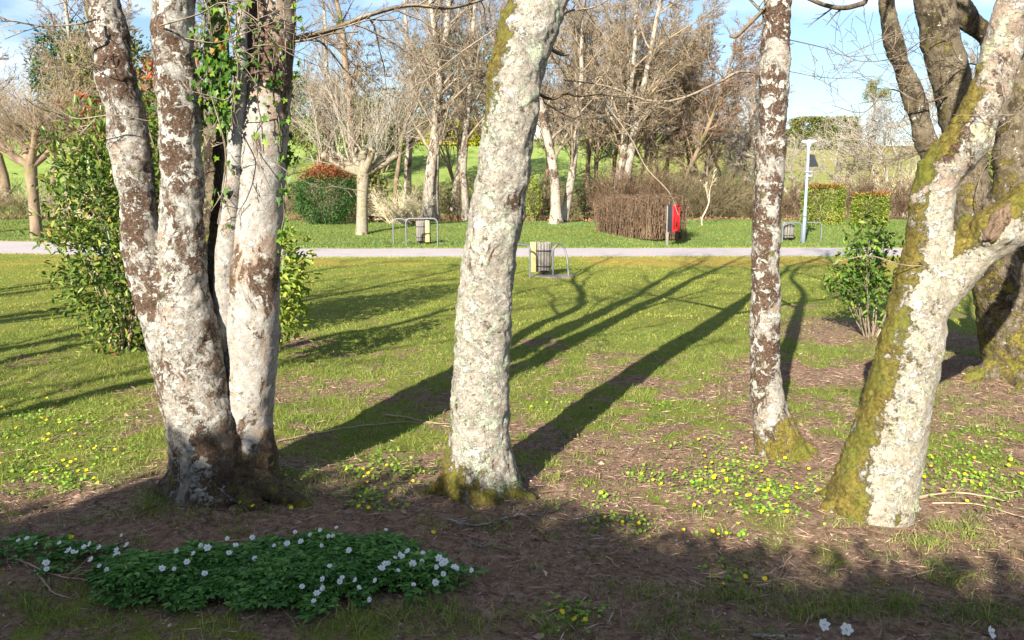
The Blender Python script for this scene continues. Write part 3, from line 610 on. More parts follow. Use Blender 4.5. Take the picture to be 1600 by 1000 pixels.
# ---- thin tree
O = np.array((TT[0], TT[1], float(hz(TT[0], TT[1])))); Y0 = 4.78
tt = empty('slender_tree', O, 'slim straight trunk with dark brown and cream patches, left of the forked tree', 'tree')
S = bez([(1235, -420, 17), (1222, -160, 20), (1215, 0, 21), (1211, 100, 22), (1206, 200, 22), (1200, 300, 22), (1196, 400, 22), (1196, 500, 23), (1196, 580, 24), (1203, 640, 28), (1216, 690, 36), (1224, 725, 42), (1228, 765, 45)], Y0)
roots = [root(O[0], O[1], 0, a, L, r, up=.10) for a, L, r in [(-.2, .26, .045), (.9, .25, .04), (2.3, .2, .04), (3.6, .2, .04), (4.6, .18, .045), (5.5, .22, .045)]]
def moss_t(p, n, m): return np.clip((1 - sstep(.08, .42, p[:, 2] - O[2] - n[:, 0] * .14)) * .85 + m * .35, 0, 1)
hero_trunk('trunk', [S] + roots, O, M['thin'], tt, .010, 3, (.010, .007), moss_t, None, 9)
db = twigline([(1202, 2, 0), (1186, 22, -.04), (1166, 42, -.06), (1150, 57, -.08), (1140, 57, -.09)], Y0, .014, .012, 3, 2, .08)
tubes_obj('dead_branch', db, M['twigdark'], tt, origin=O)['label'] = 'broken dark stub at the top left of the trunk'
db = twigline([(1192, 120, 0), (1176, 113, -.04), (1168, 112, -.05)], Y0, .011, .007, 3, 0, .08); tubes_obj('dead_branch', db, M['twigdark'], tt, origin=O)
ext = []
for rows, r0, r1, nt, tl in [
                             ([(1170, 112, -.05), (1150, 114, -.1), (1120, 130, -.15), (1060, 155, -.2), (1010, 156, -.2), (950, 135, -.2), (880, 125, -.2)], .010, .004, 14, .5),
                             ([(1200, 30, 0), (1150, -20, -.1), (1080, -60, -.2)], .010, .004, 12, .6),
                             ([(1225, 60, .0), (1290, 75, .1), (1330, 88, .1), (1400, 80, .1)], .004, .002, 7, .3), ([(1225, 110, .0), (1300, 122, .1), (1380, 118, .1)], .003, .002, 6, .25)]:
    ext += twigline(rows, Y0, r0, r1, 80 + len(ext), nt, tl)
hero_crown([(S[0, :3], (.05, .1, 1), 5.8, .065), (S[9, :3], (-.8, .2, .8), 2.4, .04)], O, tt, 12, extra=ext)

# ---- right forked tree
O = np.array((RT[0], RT[1], float(hz(RT[0], RT[1])))); Y0 = 3.86
rt = empty('forked_tree', O, 'leaning pale trunk that forks low, mossy left side, torn wound on the lower limb', 'tree')
SM = bez([(1700, -420, 21, -.3), (1640, -160, 25, -.2), (1590, 0, 28, -.15), (1563, 90, 29, -.1), (1538, 160, 30, -.08), (1506, 225, 33, -.05), (1471, 270, 33), (1457, 330, 30), (1452, 400, 33), (1440, 460, 42), (1428, 520, 45), (1410, 600, 48), (1390, 680, 53), (1370, 750, 60), (1358, 805, 64), (1350, 850, 68)], Y0)
SB = bez([(1436, 500, 36), (1462, 455, 37), (1495, 415, 36, -.03), (1535, 378, 37, -.06), (1580, 348, 38, -.1), (1640, 305, 38, -.16), (1720, 240, 34, -.2), (1830, 120, 28, -.25), (1900, -60, 20, -.3)], Y0)
kn = bez([(1468, 268, 22), (1455, 252, 20), (1448, 245, 12)], Y0)
collar = bez([(1543, 372, 30, -.10), (1556, 358, 33, -.14), (1562, 350, 32, -.16)], Y0)
roots = [root(O[0], O[1], 0, a, L, r, up=.14) for a, L, r in [(3.2, .30, .06), (4.0, .24, .06), (5.1, .2, .06), (6.0, .22, .06), (.8, .3, .06), (2.2, .34, .06)]]
def moss_r(p, n, m):
    s_ = sstep(.05, 1.0, -n[:, 0] * .95 + n[:, 2] * .2 - (n[:, 1] < -.75) * .1) * (1 - .15 * sstep(1.3, 1.7, p[:, 2]))
    topm = sstep(.35, .8, n[:, 2] * .9 - n[:, 0] * .35) * sstep(1.2, 1.5, p[:, 2]) * (1 - sstep(2.1, 2.3, p[:, 2]))
    return np.clip(s_ * .85 * (1 - sstep(2.15, 2.4, p[:, 2])) + topm * .85 + (1 - sstep(0, .12, p[:, 2] - O[2])) * .3 + m * .38 - .04, 0, 1)
tr_ = hero_trunk('trunk', [SM, SB, kn, collar] + roots, O, M['right'], rt, .0115, 6, (.013, .009), moss_r, lambda p, n, m: np.clip(m * .3, 0, 1), 14, rustf=lambda p, n, m: 1.2 * sstep(1.3, 1.9, p[:, 2]) * (p[:, 0] < 3.2))
# the torn wound on the lower limb: an oval of bare wood with a raised lip
def wound():
    from mathutils import Vector as Vc
    V = []; F = []; K = 30; ok = True; Ov = Vc([float(x) for x in O]); cam_ = Vc((0, 0, CAMH)) - Ov; rings = [(0, -.030), (.3, -.026), (.55, -.016), (.74, -.004), (.86, .014), (.97, .015), (1.10, -.006)]
    for ri, (rr, dep) in enumerate(rings):
        for k in range(K):
            a = k / K * 6.283; wv = 1 + .14 * math.sin(2 * a + 1) + .10 * math.sin(5 * a) + .07 * math.sin(9 * a); u = math.cos(a) * 29 * rr * wv; v = math.sin(a) * 15 * rr * wv
            th = R(52); px = 1559 + u * math.cos(th) - v * math.sin(th); py = 350 - u * math.sin(th) - v * math.cos(th)
            d = Vc(P(px, py, 3.0)[0].tolist()) - Ov - cam_; hit, loc, nor, _ = tr_.ray_cast(cam_, d.normalized())
            if not hit: ok = False; loc = cam_ + d * (3.7 / 3.0); nor = -d.normalized()
            V.append(list(loc + nor * (dep + .004 * math.sin(a * 4 + ri * 2)) + (nor * .030 if dep < -.003 and ri < 4 else Vc((0, 0, 0)))))
    for ri in range(len(rings) - 1):
        for k in range(K): F.append((ri * K + k, ri * K + (k + 1) % K, (ri + 1) * K + (k + 1) % K, (ri + 1) * K + k))
    t = NT('torn_wood'); n1 = t.noise(t.co((1, 1, .35)), 42, 7, .75, 2.5); c1 = t.ramps(n1, [(.3, (.06, .035, .022)), (.47, (.13, .085, .055)), (.6, (.23, .165, .11)), (.72, (.36, .28, .20))]); t.base(c1, .8); t.bump(n1, .008)
    o = mk('wound', np.array(V), np.array(F), t.m, rt, True); o['label'] = 'torn oval wound of bare brown wood on the lower limb'
wound()
ext = []
for rows, r0, r1, nt, tl in [([(1700, 60, -.3), (1640, 110, -.3), (1600, 170, -.3), (1560, 200, -.25)], .006, .002, 6, .2), ([(1430, 220, 0), (1400, 195, -.05), (1360, 215, -.1), (1340, 210, -.1)], .003, .0015, 4, .15),
                             ([(1500, 410, .0), (1420, 415, -.1), (1360, 400, -.1), (1310, 408, -.1)], .004, .002, 3, .08)]:
    ext += twigline(rows, Y0, r0, r1, 120 + len(ext), nt, tl)
hero_crown([(SM[0, :3], (.3, .15, 1), 4.0, .07), (SM[7, :3], (-.5, .5, .8), 2.6, .04), (SB[-1, :3], (.7, .1, 1), 3.0, .06)], O, rt, 15, extra=ext)

# ---- back right tree, mossy, several limbs
O = np.array((BT[0], BT[1], float(hz(BT[0], BT[1])))); Y0 = 6.7
bt = empty('mossy_tree', O, 'broad dark mossy tree at the right edge, standing behind the forked tree', 'tree')
B1 = bez([(1430, -300, 22, -.1), (1447, -100, 25), (1458, 0, 27), (1472, 70, 28), (1492, 150, 28), (1508, 230, 27), (1515, 300, 28), (1528, 370, 32), (1556, 430, 38), (1580, 500, 44), (1592, 560, 50), (1595, 620, 56), (1595, 660, 60)], Y0)
B2 = bez([(1372, -160, 8, -.1), (1380, -40, 11, -.08), (1392, 50, 13), (1412, 110, 14), (1434, 170, 15), (1450, 230, 16), (1478, 275, 18), (1512, 310, 22)], Y0)
B3 = bez([(1475, -40, 13), (1510, 25, 15), (1545, 60, 16), (1575, 120, 18), (1580, 200, 22), (1580, 280, 26), (1584, 380, 32), (1590, 480, 40), (1605, 600, 50), (1610, 650, 50)], Y0 + .15)
B4 = bez([(1700, -150, 14), (1640, 20, 16), (1600, 130, 18), (1582, 200, 20)], Y0 + .1)
B5 = bez([(1660, 250, 18), (1640, 400, 30), (1625, 520, 40), (1625, 650, 50)], Y0 - .1)
roots = [root(O[0], O[1], 0, a, L, r, up=.2) for a, L, r in [(3.3, .62, .11), (2.7, .5, .1), (4.2, .5, .1), (5.2, .5, .1), (.5, .5, .1), (1.5, .5, .1)]]
def moss_b(p, n, m): return np.clip(sstep(-.2, .7, -n[:, 0] * .8 + n[:, 2] * .3 - n[:, 1] * .25) * .46 * (1 - .5 * sstep(1.5, 2.3, p[:, 2])) + (1 - sstep(.1, .5, p[:, 2])) * .2 + m * .5, 0, 1)
hero_trunk('trunk', [B1, B2, B3, B4, B5] + roots, O, M['back'], bt, .018, 4, (.02, .008), moss_b, lambda p, n, m: np.clip(.25 + m * .6, 0, 1), 18)
ext = []
for rows, r0, r1, nt, tl in [([(1350, 5, -.2), (1320, 12, -.3), (1290, 8, -.3), (1260, -4, -.3)], .022, .016, 3, .3), ([(1370, -40, -.1), (1350, 5, -.2)], .024, .022, 0, .1),
                             ([(1480, 150, -.1), (1440, 160, -.2), (1390, 140, -.2), (1350, 175, -.2), (1300, 165, -.2)], .010, .003, 14, .5), ([(1510, 240, -.1), (1470, 225, -.2), (1420, 245, -.2), (1380, 250, -.2)], .008, .003, 10, .4),
                             ([(1550, 110, -.1), (1510, 100, -.2), (1470, 120, -.2), (1440, 100, -.2)], .008, .003, 12, .4), ([(1500, 70, -.1), (1450, 60, -.2), (1400, 90, -.2), (1340, 95, -.2), (1300, 70, -.2)], .006, .003, 12, .4),
                             ([(1570, 240, -.1), (1540, 260, -.2), (1525, 310, -.25), (1540, 350, -.25)], .007, .003, 8, .35)]:
    ext += twigline(rows, Y0, r0, r1, 150 + len(ext), nt, tl)
hero_crown([(B1[0, :3], (-.1, .2, 1), 4.5, .09), (B2[0, :3], (-.5, .1, 1), 3.2, .04), (B3[0, :3], (-.5, .3, 1), 3.2, .05), (B4[0, :3], (.4, .2, 1), 3.5, .06)], O, bt, 21, M['twigdark'], extra=ext)

# ================================================================== UNSEEN HEDGE ADDED BEHIND THE CAMERA (top shaped to throw the near shadow)
YH = -4.2
edge = [(-500, 900), (-250, 870), (0, 806), (60, 800), (120, 788), (200, 762), (250, 742), (300, 715), (345, 700), (395, 705), (450, 722), (520, 735), (560, 748), (620, 752), (660, 760), (700, 764), (750, 772), (800, 768), (860, 782),
        (900, 796), (960, 802), (1010, 822), (1080, 828), (1130, 842), (1200, 852), (1260, 862), (1330, 858), (1400, 868), (1500, 872), (1600, 880), (1750, 895), (1950, 905)]
hx = []; hh = []
for px, py in edge:
    q = gp(px, py); s_ = (q[1] - YH) / (-1 * 0 + sund.y); hx.append(q[0] - sund.x * s_); hh.append(q[2] - sund.z * s_)
hh = [h_ - (.05 + .07 * min(1, max(0, (p_[0] - 750) / 350))) for h_, p_ in zip(hh, edge)]
hx = np.array([hx[0] - 6] + hx + [hx[-1] + 5]); hh = np.array([hh[0] + .3] + hh + [hh[-1] - .2])
def shade_hedge():
    o = empty('shade_caster_hedge', (float(hx.mean()), YH, 0), 'unseen shade-casting hedge added behind the photographer, shaped to shadow the near ground', 'hedge')
    rs = np.random.default_rng(3); xs = np.arange(hx.min(), hx.max(), .12); top = np.interp(xs, hx, hh) - .10
    V = []; n = len(xs)
    for yy in (YH + .12, YH - .9):
        for f in (0, 1): V.append(np.stack([xs, np.full(n, yy), (0.0 if f == 0 else 1) * top], 1))
    V = np.concatenate(V); i = np.arange(n - 1)
    F = np.concatenate([np.stack([i, i + 1, n + i + 1, n + i], 1), np.stack([2 * n + i, 3 * n + i, 3 * n + i + 1, 2 * n + i + 1], 1), np.stack([n + i, n + i + 1, 3 * n + i + 1, 3 * n + i], 1),
                        [[0, n, 3 * n, 2 * n], [n - 1, 3 * n - 1, 4 * n - 1, 2 * n - 1]]])
    mk('stems', V - np.array(o.location), F, M['hedgedark'], o)  # solid core that blocks the sun, no separate stems
    m = 15000; x = rs.uniform(hx.min(), hx.max(), m); h = np.interp(x, hx, hh)
    up = rs.random(m) < .6; z = np.where(up, h - rs.exponential(.10, m) + .03, rs.uniform(0, 1, m) * h); y_ = np.where(up, rs.uniform(YH - .9, YH + .2, m), np.where(rs.random(m) < .6, YH + rs.uniform(.1, .3, m), YH - 1.0))
    V, F = leaves_geo(np.stack([x, y_, z], 1), rs.normal(size=(m, 3)) + np.array([0, .3, .3]), rs.uniform(.08, .16, m), .5, .1, rs=rs)
    mk('foliage', V - np.array(o.location), F, M['hedgedark'], o)
shade_hedge()

# ================================================================== PLANTS BEYOND
def shrub(name, loc, label, cat, rx, ry, h, nl, size, mat, seed, z0=0.05, shape='oval', group=None, top=None, topfrac=.25, oval=True, stems=14, bias=.55, box=False, stemmat=None, stemr=.02, sprig=0, jag=0):
    """evergreen shrub: leaf blades through a lumpy shell of the crown, over branching stems"""
    rs = np.random.default_rng(seed); r_ = random.Random(seed)
    loc = np.array(loc, float); o = empty(name, loc, label, cat, group)
    m = nl; d = rs.normal(size=(m, 3)); d /= np.linalg.norm(d, axis=1, keepdims=True)
    rad = bias + (1 - bias) * rs.random(m) ** .45
    if box:
        d = d / np.max(np.abs(d), axis=1, keepdims=True) * (.92 + .08 * rs.random((m, 1)))
    lump = 1 + .16 * (fbm(d[:, 0] * 2.6 + seed, d[:, 2] * 2.6 + d[:, 1] * 2, seed, 3) - .5) * 2 * (0.7 if box else 1)
    C = d * (rad * lump)[:, None] * np.array([rx, ry, h / 2]) + np.array([0, 0, h / 2 + z0])
    if sprig:
        ns = max(1, m // sprig); ci = rs.integers(0, m, ns); cs = np.repeat(C[ci], sprig, 0); dd = np.repeat(d[ci], sprig, 0)
        C = cs + rs.normal(0, size * .9, cs.shape) + dd * size * .5; d = dd; m = len(C)
    k = C[:, 2] > z0 * .5; C = C[k]; d = d[k]; m = len(C)
    D = d * .7 + rs.normal(size=(m, 3)) * .75 + np.array([0, 0, .15])
    V, F = leaves_geo(C, D, size * rs.uniform(.6, 1.25, m), .42, .14, oval, rs, .12)
    if top is not None:
        ht = C[:, 2] > (z0 + h * (1 - topfrac)) + rs.normal(0, h * .05, m); per = 6 if oval else 4
        vi = np.repeat(ht, per); sel = np.nonzero(ht)[0]; rest = np.nonzero(~ht)[0]
        for nm, s_, mt in (('foliage', rest, mat), ('young_foliage', sel, top)):
            if len(s_) == 0: continue
            Vs, Fs = leaves_geo(C[s_], D[s_], size * rs.uniform(.6, 1.2, len(s_)), .42, .14, oval, rs, .12); q = mk(nm, Vs, Fs, mt, o)
            if nm != 'foliage': q['label'] = 'reddish young leaves at the top'
    else: mk('foliage', V, F, mat, o)
    T = []
    for s in range(stems):
        a = r_.uniform(0, 6.28); p = np.array((math.cos(a) * rx * .12 * r_.random(), math.sin(a) * ry * .12 * r_.random(), -.05))
        grow(T, p, unit((math.cos(a) * rx * .55, math.sin(a) * ry * .55, h * .75)), h * r_.uniform(.6, .9), stemr, 0, dict(seg=[h / 7, h / 9], wig=[.12, .15], up=[.1, .1], n=[5], start=[.3], ang=[.6], ratio=[.5], rmin=.004), r_)
    tubes_obj('stems', T, stemmat or M['twig'], o)
    return o
def gY(px, Y):
    q, _ = P(px, 500, Y); return np.array((q[0], Y, float(hz(q[0], Y))))
g = np.array
# big photinia behind the left tree (two lobes) and the leafy side shoots right of it
shrub('photinia_shrub', gY(192, 8.1), 'large glossy green shrub with red shoot tips left of the four stems', 'shrub', .64, .6, 2.6, 5200, .082, M['photinia'], 31, .03, top=M['photred'], topfrac=.04, sprig=7, stems=10, bias=.15, stemr=.018)
shrub('photinia_shrub', gY(290, 8.6), 'photinia shrub seen between the stems of the four-stemmed tree', 'shrub', .75, .7, 3.0, 6000, .085, M['photinia'], 32, .15, top=M['photred'], topfrac=.14, sprig=8, stems=12, bias=.3)
shrub('laurel_shoots', gY(424, 7.3), 'low yellow-green leafy shoots beside the pale right-hand stem', 'shrub', .34, .25, 1.15, 1100, .09, M['laurel'], 33, .30, sprig=7, stems=5, bias=.2, stemr=.008)
# small evergreen shrub left of the forked tree
def small_euonymus():
    L = gY(1362, 9.1); L[2] = float(hz(L[0], L[1])); o = empty('young_laurel', L, 'bare-legged young laurel with leafy top behind the forked tree', 'shrub')
    r_ = random.Random(5); rs = np.random.default_rng(5); T = []; ends = []
    for k in range(15):
        a = r_.uniform(0, 6.28); t0 = []
        grow(t0, g((math.cos(a) * .06, math.sin(a) * .06, -.03)), unit((math.cos(a) * .30, math.sin(a) * .3, 1)), r_.uniform(.8, 1.5), .014, 0, dict(seg=[.12, .08], wig=[.08, .12], up=[.1, .1], n=[6], start=[.35], ang=[.7], ratio=[.38], rmin=.003), r_)
        T += t0
        for p, rr in t0:
            for q in range(2, len(p)): ends.append(p[q])
    E = np.array(ends); E = E[E[:, 2] > .12 + rs.random(len(E)) * .4]; E = np.repeat(E, 7, 0); E = E + rs.normal(0, .05, E.shape)
    V, F = leaves_geo(E, rs.normal(size=E.shape) + g([0, -.2, .4]), rs.uniform(.05, .095, len(E)), .42, .12, True, rs, .1)
    mk('foliage', V, F, leafmat('young_laurel_leaf', [(0, (.03, .08, .018)), (.5, (.10, .20, .03)), (.85, (.26, .36, .05)), (1, (.42, .44, .10))], .35, .3, 2), o); tubes_obj('stems', T, M['twig'], o)
small_euonymus()

BC = dict(seg=[.9, .6, .45, .35, .3], wig=[.05, .10, .13, .15, .15], up=[.02, .06, .05, .02, 0], n=[14, 9, 7, 5], start=[.25, .15, .12, .1], ang=[.7, .75, .75, .75], ratio=[.42, .55, .52, .5], rmin=.009, rr=.40, minz=-.1)
def bare_tree(loc, label, H, r, seed, mat, C=BC, lean=(0, 0), group=None, name='bare_tree', trunks=1, trunkmat=None, crown_mat=None, spread=.25, cat='tree'):
    o = empty(name, loc, label, cat, group); rs = random.Random(seed)
    for k in range(trunks):
        T = []; a = rs.uniform(0, 6.28); off_ = g((math.cos(a) * .25, math.sin(a) * .15, 0)) * (trunks > 1)
        d = unit(g((lean[0] + (rs.uniform(-spread, spread) if trunks > 1 else 0), lean[1] + (rs.uniform(-.1, .1) if trunks > 1 else 0), 1)))
        grow(T, off_ + g((0, 0, -.15)), d, H * rs.uniform(.9, 1.05), r * (1 if k == 0 else rs.uniform(.7, 1)), 0, C, rs)
        p0, r0 = T[0]; r0 = r0.copy(); r0[0] *= 1.5; T[0] = (p0, r0)
        tubes_obj('trunk', [T[0]], trunkmat or M['farpale'], o)
        tubes_obj('crown', T[1:], crown_mat or mat, o, kmax=5)
    return o
# pollards: a short trunk, knuckled limbs, long straight shoots
def pollard(loc, label, h, r, seed, limbs, shoots, sl, mat, droop=.0, lean=0, group=None, tm=None):
    o = empty('pollard_tree', loc, label, 'tree', group); rs = random.Random(seed); T = []; Sh = []
    tk = smooth_poly([(0, 0, -.1, r * 1.45), (lean * .1, 0, .15, r * 1.15), (lean * .4, 0, h * .5, r * .95), (lean, 0, h, r * 1.15)], 5); T.append((tk[:, :3], tk[:, 3]))
    heads = []
    for (ax, ay_, az, L) in limbs:
        d = unit(g((ax, ay_, az))); e = g((lean, 0, h)); q = e + d * L; mid = e + d * L * .5 + g((0, 0, -.06 * L))
        lp = smooth_poly([(*(e - d * .1), r * .85), (*mid, r * .62), (*q, r * .55)], 5); T.append((lp[:, :3], lp[:, 3])); heads.append((q, d)); T.append((np.stack([q - d * .12, q, q + d * .1]), np.array([r * .5, r * .8, r * .35])))
        heads.append((mid, d)) if L > 1 else None
    for (q, d) in heads:
        for k in range(shoots):
            dd = unit(d * .35 + g((rs.gauss(0, .7), rs.gauss(0, .5), rs.uniform(.3, 1.5) - droop * .6))); L = sl * rs.uniform(.35, 1.1)
            grow(Sh, q.copy(), dd, L, .016, 0, dict(seg=[.3, .2, .2], wig=[.07, .12, .12], up=[-droop, -droop * .5, 0], n=[5, 2], start=[.15, .2], ang=[.5, .6], ratio=[.36, .45], rmin=.006), rs)
    tubes_obj('trunk', T, tm or M['barkfar'], o); tubes_obj('crown', Sh, mat, o)
    return o
def at_px(px, Y, py=None): return gY(px, Y)
pollard(gY(569, 33.5), 'pollard tree with mossy fork and pale straight shoots beside the dark green bush', 2.6, .24, 41, [(-1, 0, .75, 1.3), (1, .2, .8, 1.1), (.1, -.3, 1, .9), (-.5, .4, .8, 1.3), (.5, -.5, .9, 1.2), (-1.3, -.2, .6, 1.8), (1.2, .3, .7, 1.6)], 5, 4.6, M['twiggrey'], lean=.15, tm=M['farmossy'])
pollard(gY(70, 31.5), 'knobbly pollard tree with tan hanging shoots at the far left', 2.9, .22, 42, [(-1, 0, .8, 1.5), (1, .1, .9, 1.4), (-.4, .3, 1, 1.7), (.5, -.4, 1, 1.6), (.1, .3, 1.3, 1.6), (-1.4, .2, .9, 2.2), (1.3, .1, 1.2, 2.4)], 24, 2.6, M['twigtan'], .10, tm=M['barkfarbrown'])
pollard(gY(-30, 33), 'second pollard at the left edge, only its hanging shoots in view', 2.9, .2, 43, [(1, 0, .9, 1.5), (.6, .3, 1.2, 2), (-.5, 0, 1, 1.4), (1.2, -.2, 1.5, 2.6)], 30, 2.8, M['twigtan'], .14, tm=M['barkfarbrown'])
# tree line on the bank
def pale_tree(px, Y, label, H, r, seed, lean, n=1, **k): return bare_tree(gY(px, Y), label, H, r, seed, k.pop('mat', M['twig']), lean=lean, trunks=n, name='bare_tree', **k)
LG = 'bare trees along the far bank'
TALL = dict(BC, n=[20, 8, 6, 4], start=[.25, .15, .12, .1], ratio=[.30, .52, .5, .5])
pale_tree(672, 41, 'pale trunk leaning left with a mossy foot, one of a pair behind the hoops', 15, .33, 51, (-.07, 0), C=TALL, group=LG)
pale_tree(681, 41.6, 'upright pale trunk rising from the same mossy foot behind the hoops', 15, .27, 52, (.03, 0), C=TALL, group=LG)
pale_tree(731, 42, 'single straight pale trunk just left of the lichen covered tree', 15.5, .22, 53, (.015, 0), C=TALL, group=LG)
pale_tree(868, 38.5, 'white trunk with a mossy flank just right of the lichen covered tree', 13, .28, 54, (.02, 0), C=TALL, group=LG)
pale_tree(876, 39.5, 'pale trunk leaning sharply right behind the white one', 10, .24, 55, (.22, 0), C=BC, group=LG)
pale_tree(836, 42, 'dark thin trunk half hidden by the lichen covered tree', 12, .18, 56, (.02, 0), C=TALL, group=LG, trunkmat=M['barkfarbrown'])
pale_tree(953, 43, 'pair of leaning grey-brown trunks behind the left end of the brown hedge', 13, .3, 57, (.12, 0), n=2, C=BC, group=LG, mat=M['twigtan'])
pale_tree(566, 50, 'tall brown trunk directly behind the pollard', 16, .36, 58, (.0, 0), C=TALL, group=LG, trunkmat=M['barkfarbrown'])
FINE = dict(seg=[.8, .5, .35, .3, .25], wig=[.06, .12, .14, .16, .16], up=[.02, .03, .02, 0, 0], n=[14, 10, 9, 7], start=[.28, .12, .1, .1], ang=[.75, .8, .75, .7], ratio=[.5, .54, .54, .5], rmin=.009, rr=.42, minz=-.2)
for i, (px, Y, H, mt, lb) in enumerate([(985, 45, 11, 'twigtan', 'densely twigged tan tree above the brown hedge'), (1045, 47, 10.5, 'twigred', 'reddish twiggy tree above the red letter box'), (1100, 49, 9.5, 'twigtan', 'broad tan twiggy tree left of the slender trunk'),
                                    (920, 48, 12, 'twigtan', 'tall twiggy tree between the white trunk and the brown hedge'), (1150, 52, 7.5, 'twiggrey', 'low grey twiggy tree just left of the slender trunk'),
                                    (620, 47, 12, 'twig', 'twiggy tree between the pollard and the leaning pale trunk'), (780, 50, 13, 'twigtan', 'twiggy tree hidden mostly by the lichen covered trunk'), (500, 49, 12, 'twig', 'bare tree above the dark green bush'),
                                    (300, 46, 12, 'twig', 'bare tree seen between the stems of the four-stemmed tree'), (100, 45, 12.5, 'twigtan', 'tall bare tree behind the left pollard'), (-20, 46, 12, 'twig', 'bare tree at the upper left edge')]):
    bare_tree(gY(px, Y), lb, H, .17, 70 + i, M[mt], C=FINE, trunks=2 if i < 4 else 1, group=LG, trunkmat=M['barkfarbrown'], spread=.3)
SM_ = dict(seg=[.5, .35, .3, .25], wig=[.12, .15, .16, .16], up=[.02, .02, 0, 0], n=[11, 9, 7], start=[.12, .12, .1], ang=[.8, .8, .75], ratio=[.6, .55, .5], rmin=.011, rr=.5, minz=-.1)
for i, (px, Y, H, mt, lb) in enumerate([(1110, 46, 3.6, 'twig', 'small crooked bare tree behind the red letter box'), (1240, 50, 6.5, 'twiggrey', 'pale bare tree behind the street lamp'), (1300, 56, 6.5, 'twiggrey', 'pale bare tree above the left clipped bush'),
                                    (1345, 52, 7, 'twiggrey', 'pale bare tree above the right clipped bush'), (1395, 50, 8, 'twiggrey', 'pale bare tree right of the clipped bushes'), (1180, 58, 8, 'twiggrey', 'grey bare tree half hidden by the slender trunk'),
                                    (1440, 48, 9, 'twigtan', 'bare tree seen beside the dark mossy limbs'), (1530, 47, 9, 'twigtan', 'bare tree seen under the low limb'), (1600, 46, 8, 'twigred', 'reddish bare tree at the right edge')]):
    bare_tree(gY(px, Y), lb, H, .1, 90 + i, M[mt], C=SM_, trunks=2, group=LG, crown_mat=M[mt], spread=.5, trunkmat=M[mt])
rw = random.Random(77); protos = [o for o in COL.objects if o.type == 'EMPTY' and o.name.startswith('bare_tree') and o.parent is None]
tallp = protos[8:19]; n_c = 0
for px, Y, sc_ in [(455, 54, 1), (535, 60, .95), (640, 56, 1.1), (712, 52, 1), (775, 56, .9), (845, 51, 1), (890, 54, 1.05), (930, 58, 1.1), (960, 51, 1), (1005, 55, 1), (1030, 60, 1.05), (1075, 55, .9), (1125, 60, .85), (1090, 65, .95), (350, 55, 1), (30, 56, 1.1), (140, 50, 1.1), (205, 56, 1.1), (1170, 66, .75), (1480, 60, .9), (1560, 56, 1), (1620, 52, 1)]:
    o = copy_tree(rw.choice(protos[0:3] + [protos[7]]) if px < 800 else tallp[rw.randrange(len(tallp))]); o.location = gY(px, Y).tolist(); o.rotation_euler = (0, 0, rw.uniform(0, 6.28)); o.scale = (sc_, sc_, sc_ * rw.uniform(.9, 1.1))
    wh = 'at the far left behind the pollards' if px < 260 else 'seen past the pale right-hand stem' if px < 470 else 'behind the straw-shooted pollard' if px < 610 else 'behind the pale pair of trunks' if px < 780 else 'behind the white trunk' if px < 915 else 'behind the brown hedge' if px < 1050 else 'behind the red letter box' if px < 1200 else 'behind the mossy tree at the right'
    o['label'] = 'bare twiggy tree deep in the wood ' + wh; o['group'] = 'bare wood trees ' + wh
# crooked sapling with pale stem right of the letter box
def sapling():
    L = gP = gp(1097, 352); o = empty('sapling', L, 'small pale forked sapling on the grass right of the red letter box', 'sapling'); rs = random.Random(8); T = []
    pl = smooth_poly([(0, 0, -.05, .035), (-.02, 0, .3, .03), (.18, 0, .75, .028), (.28, 0, 1.1, .024), (.3, 0, 1.6, .018)], 5); T.append((pl[:, :3], pl[:, 3]))
    C_ = dict(seg=[.2, .15, .12], wig=[.1, .12, .12], up=[.05, 0, 0], n=[6, 4], start=[.2, .1], ang=[.6, .6], ratio=[.5, .5], rmin=.007)
    grow(T, g((.28, 0, 1.1)), unit((-.35, 0, 1)), .9, .016, 0, C_, rs); grow(T, g((.3, 0, 1.6)), unit((.3, 0, 1)), .9, .016, 0, C_, rs)
    tubes_obj('stem', T, M['twigpale'], o)
sapling()
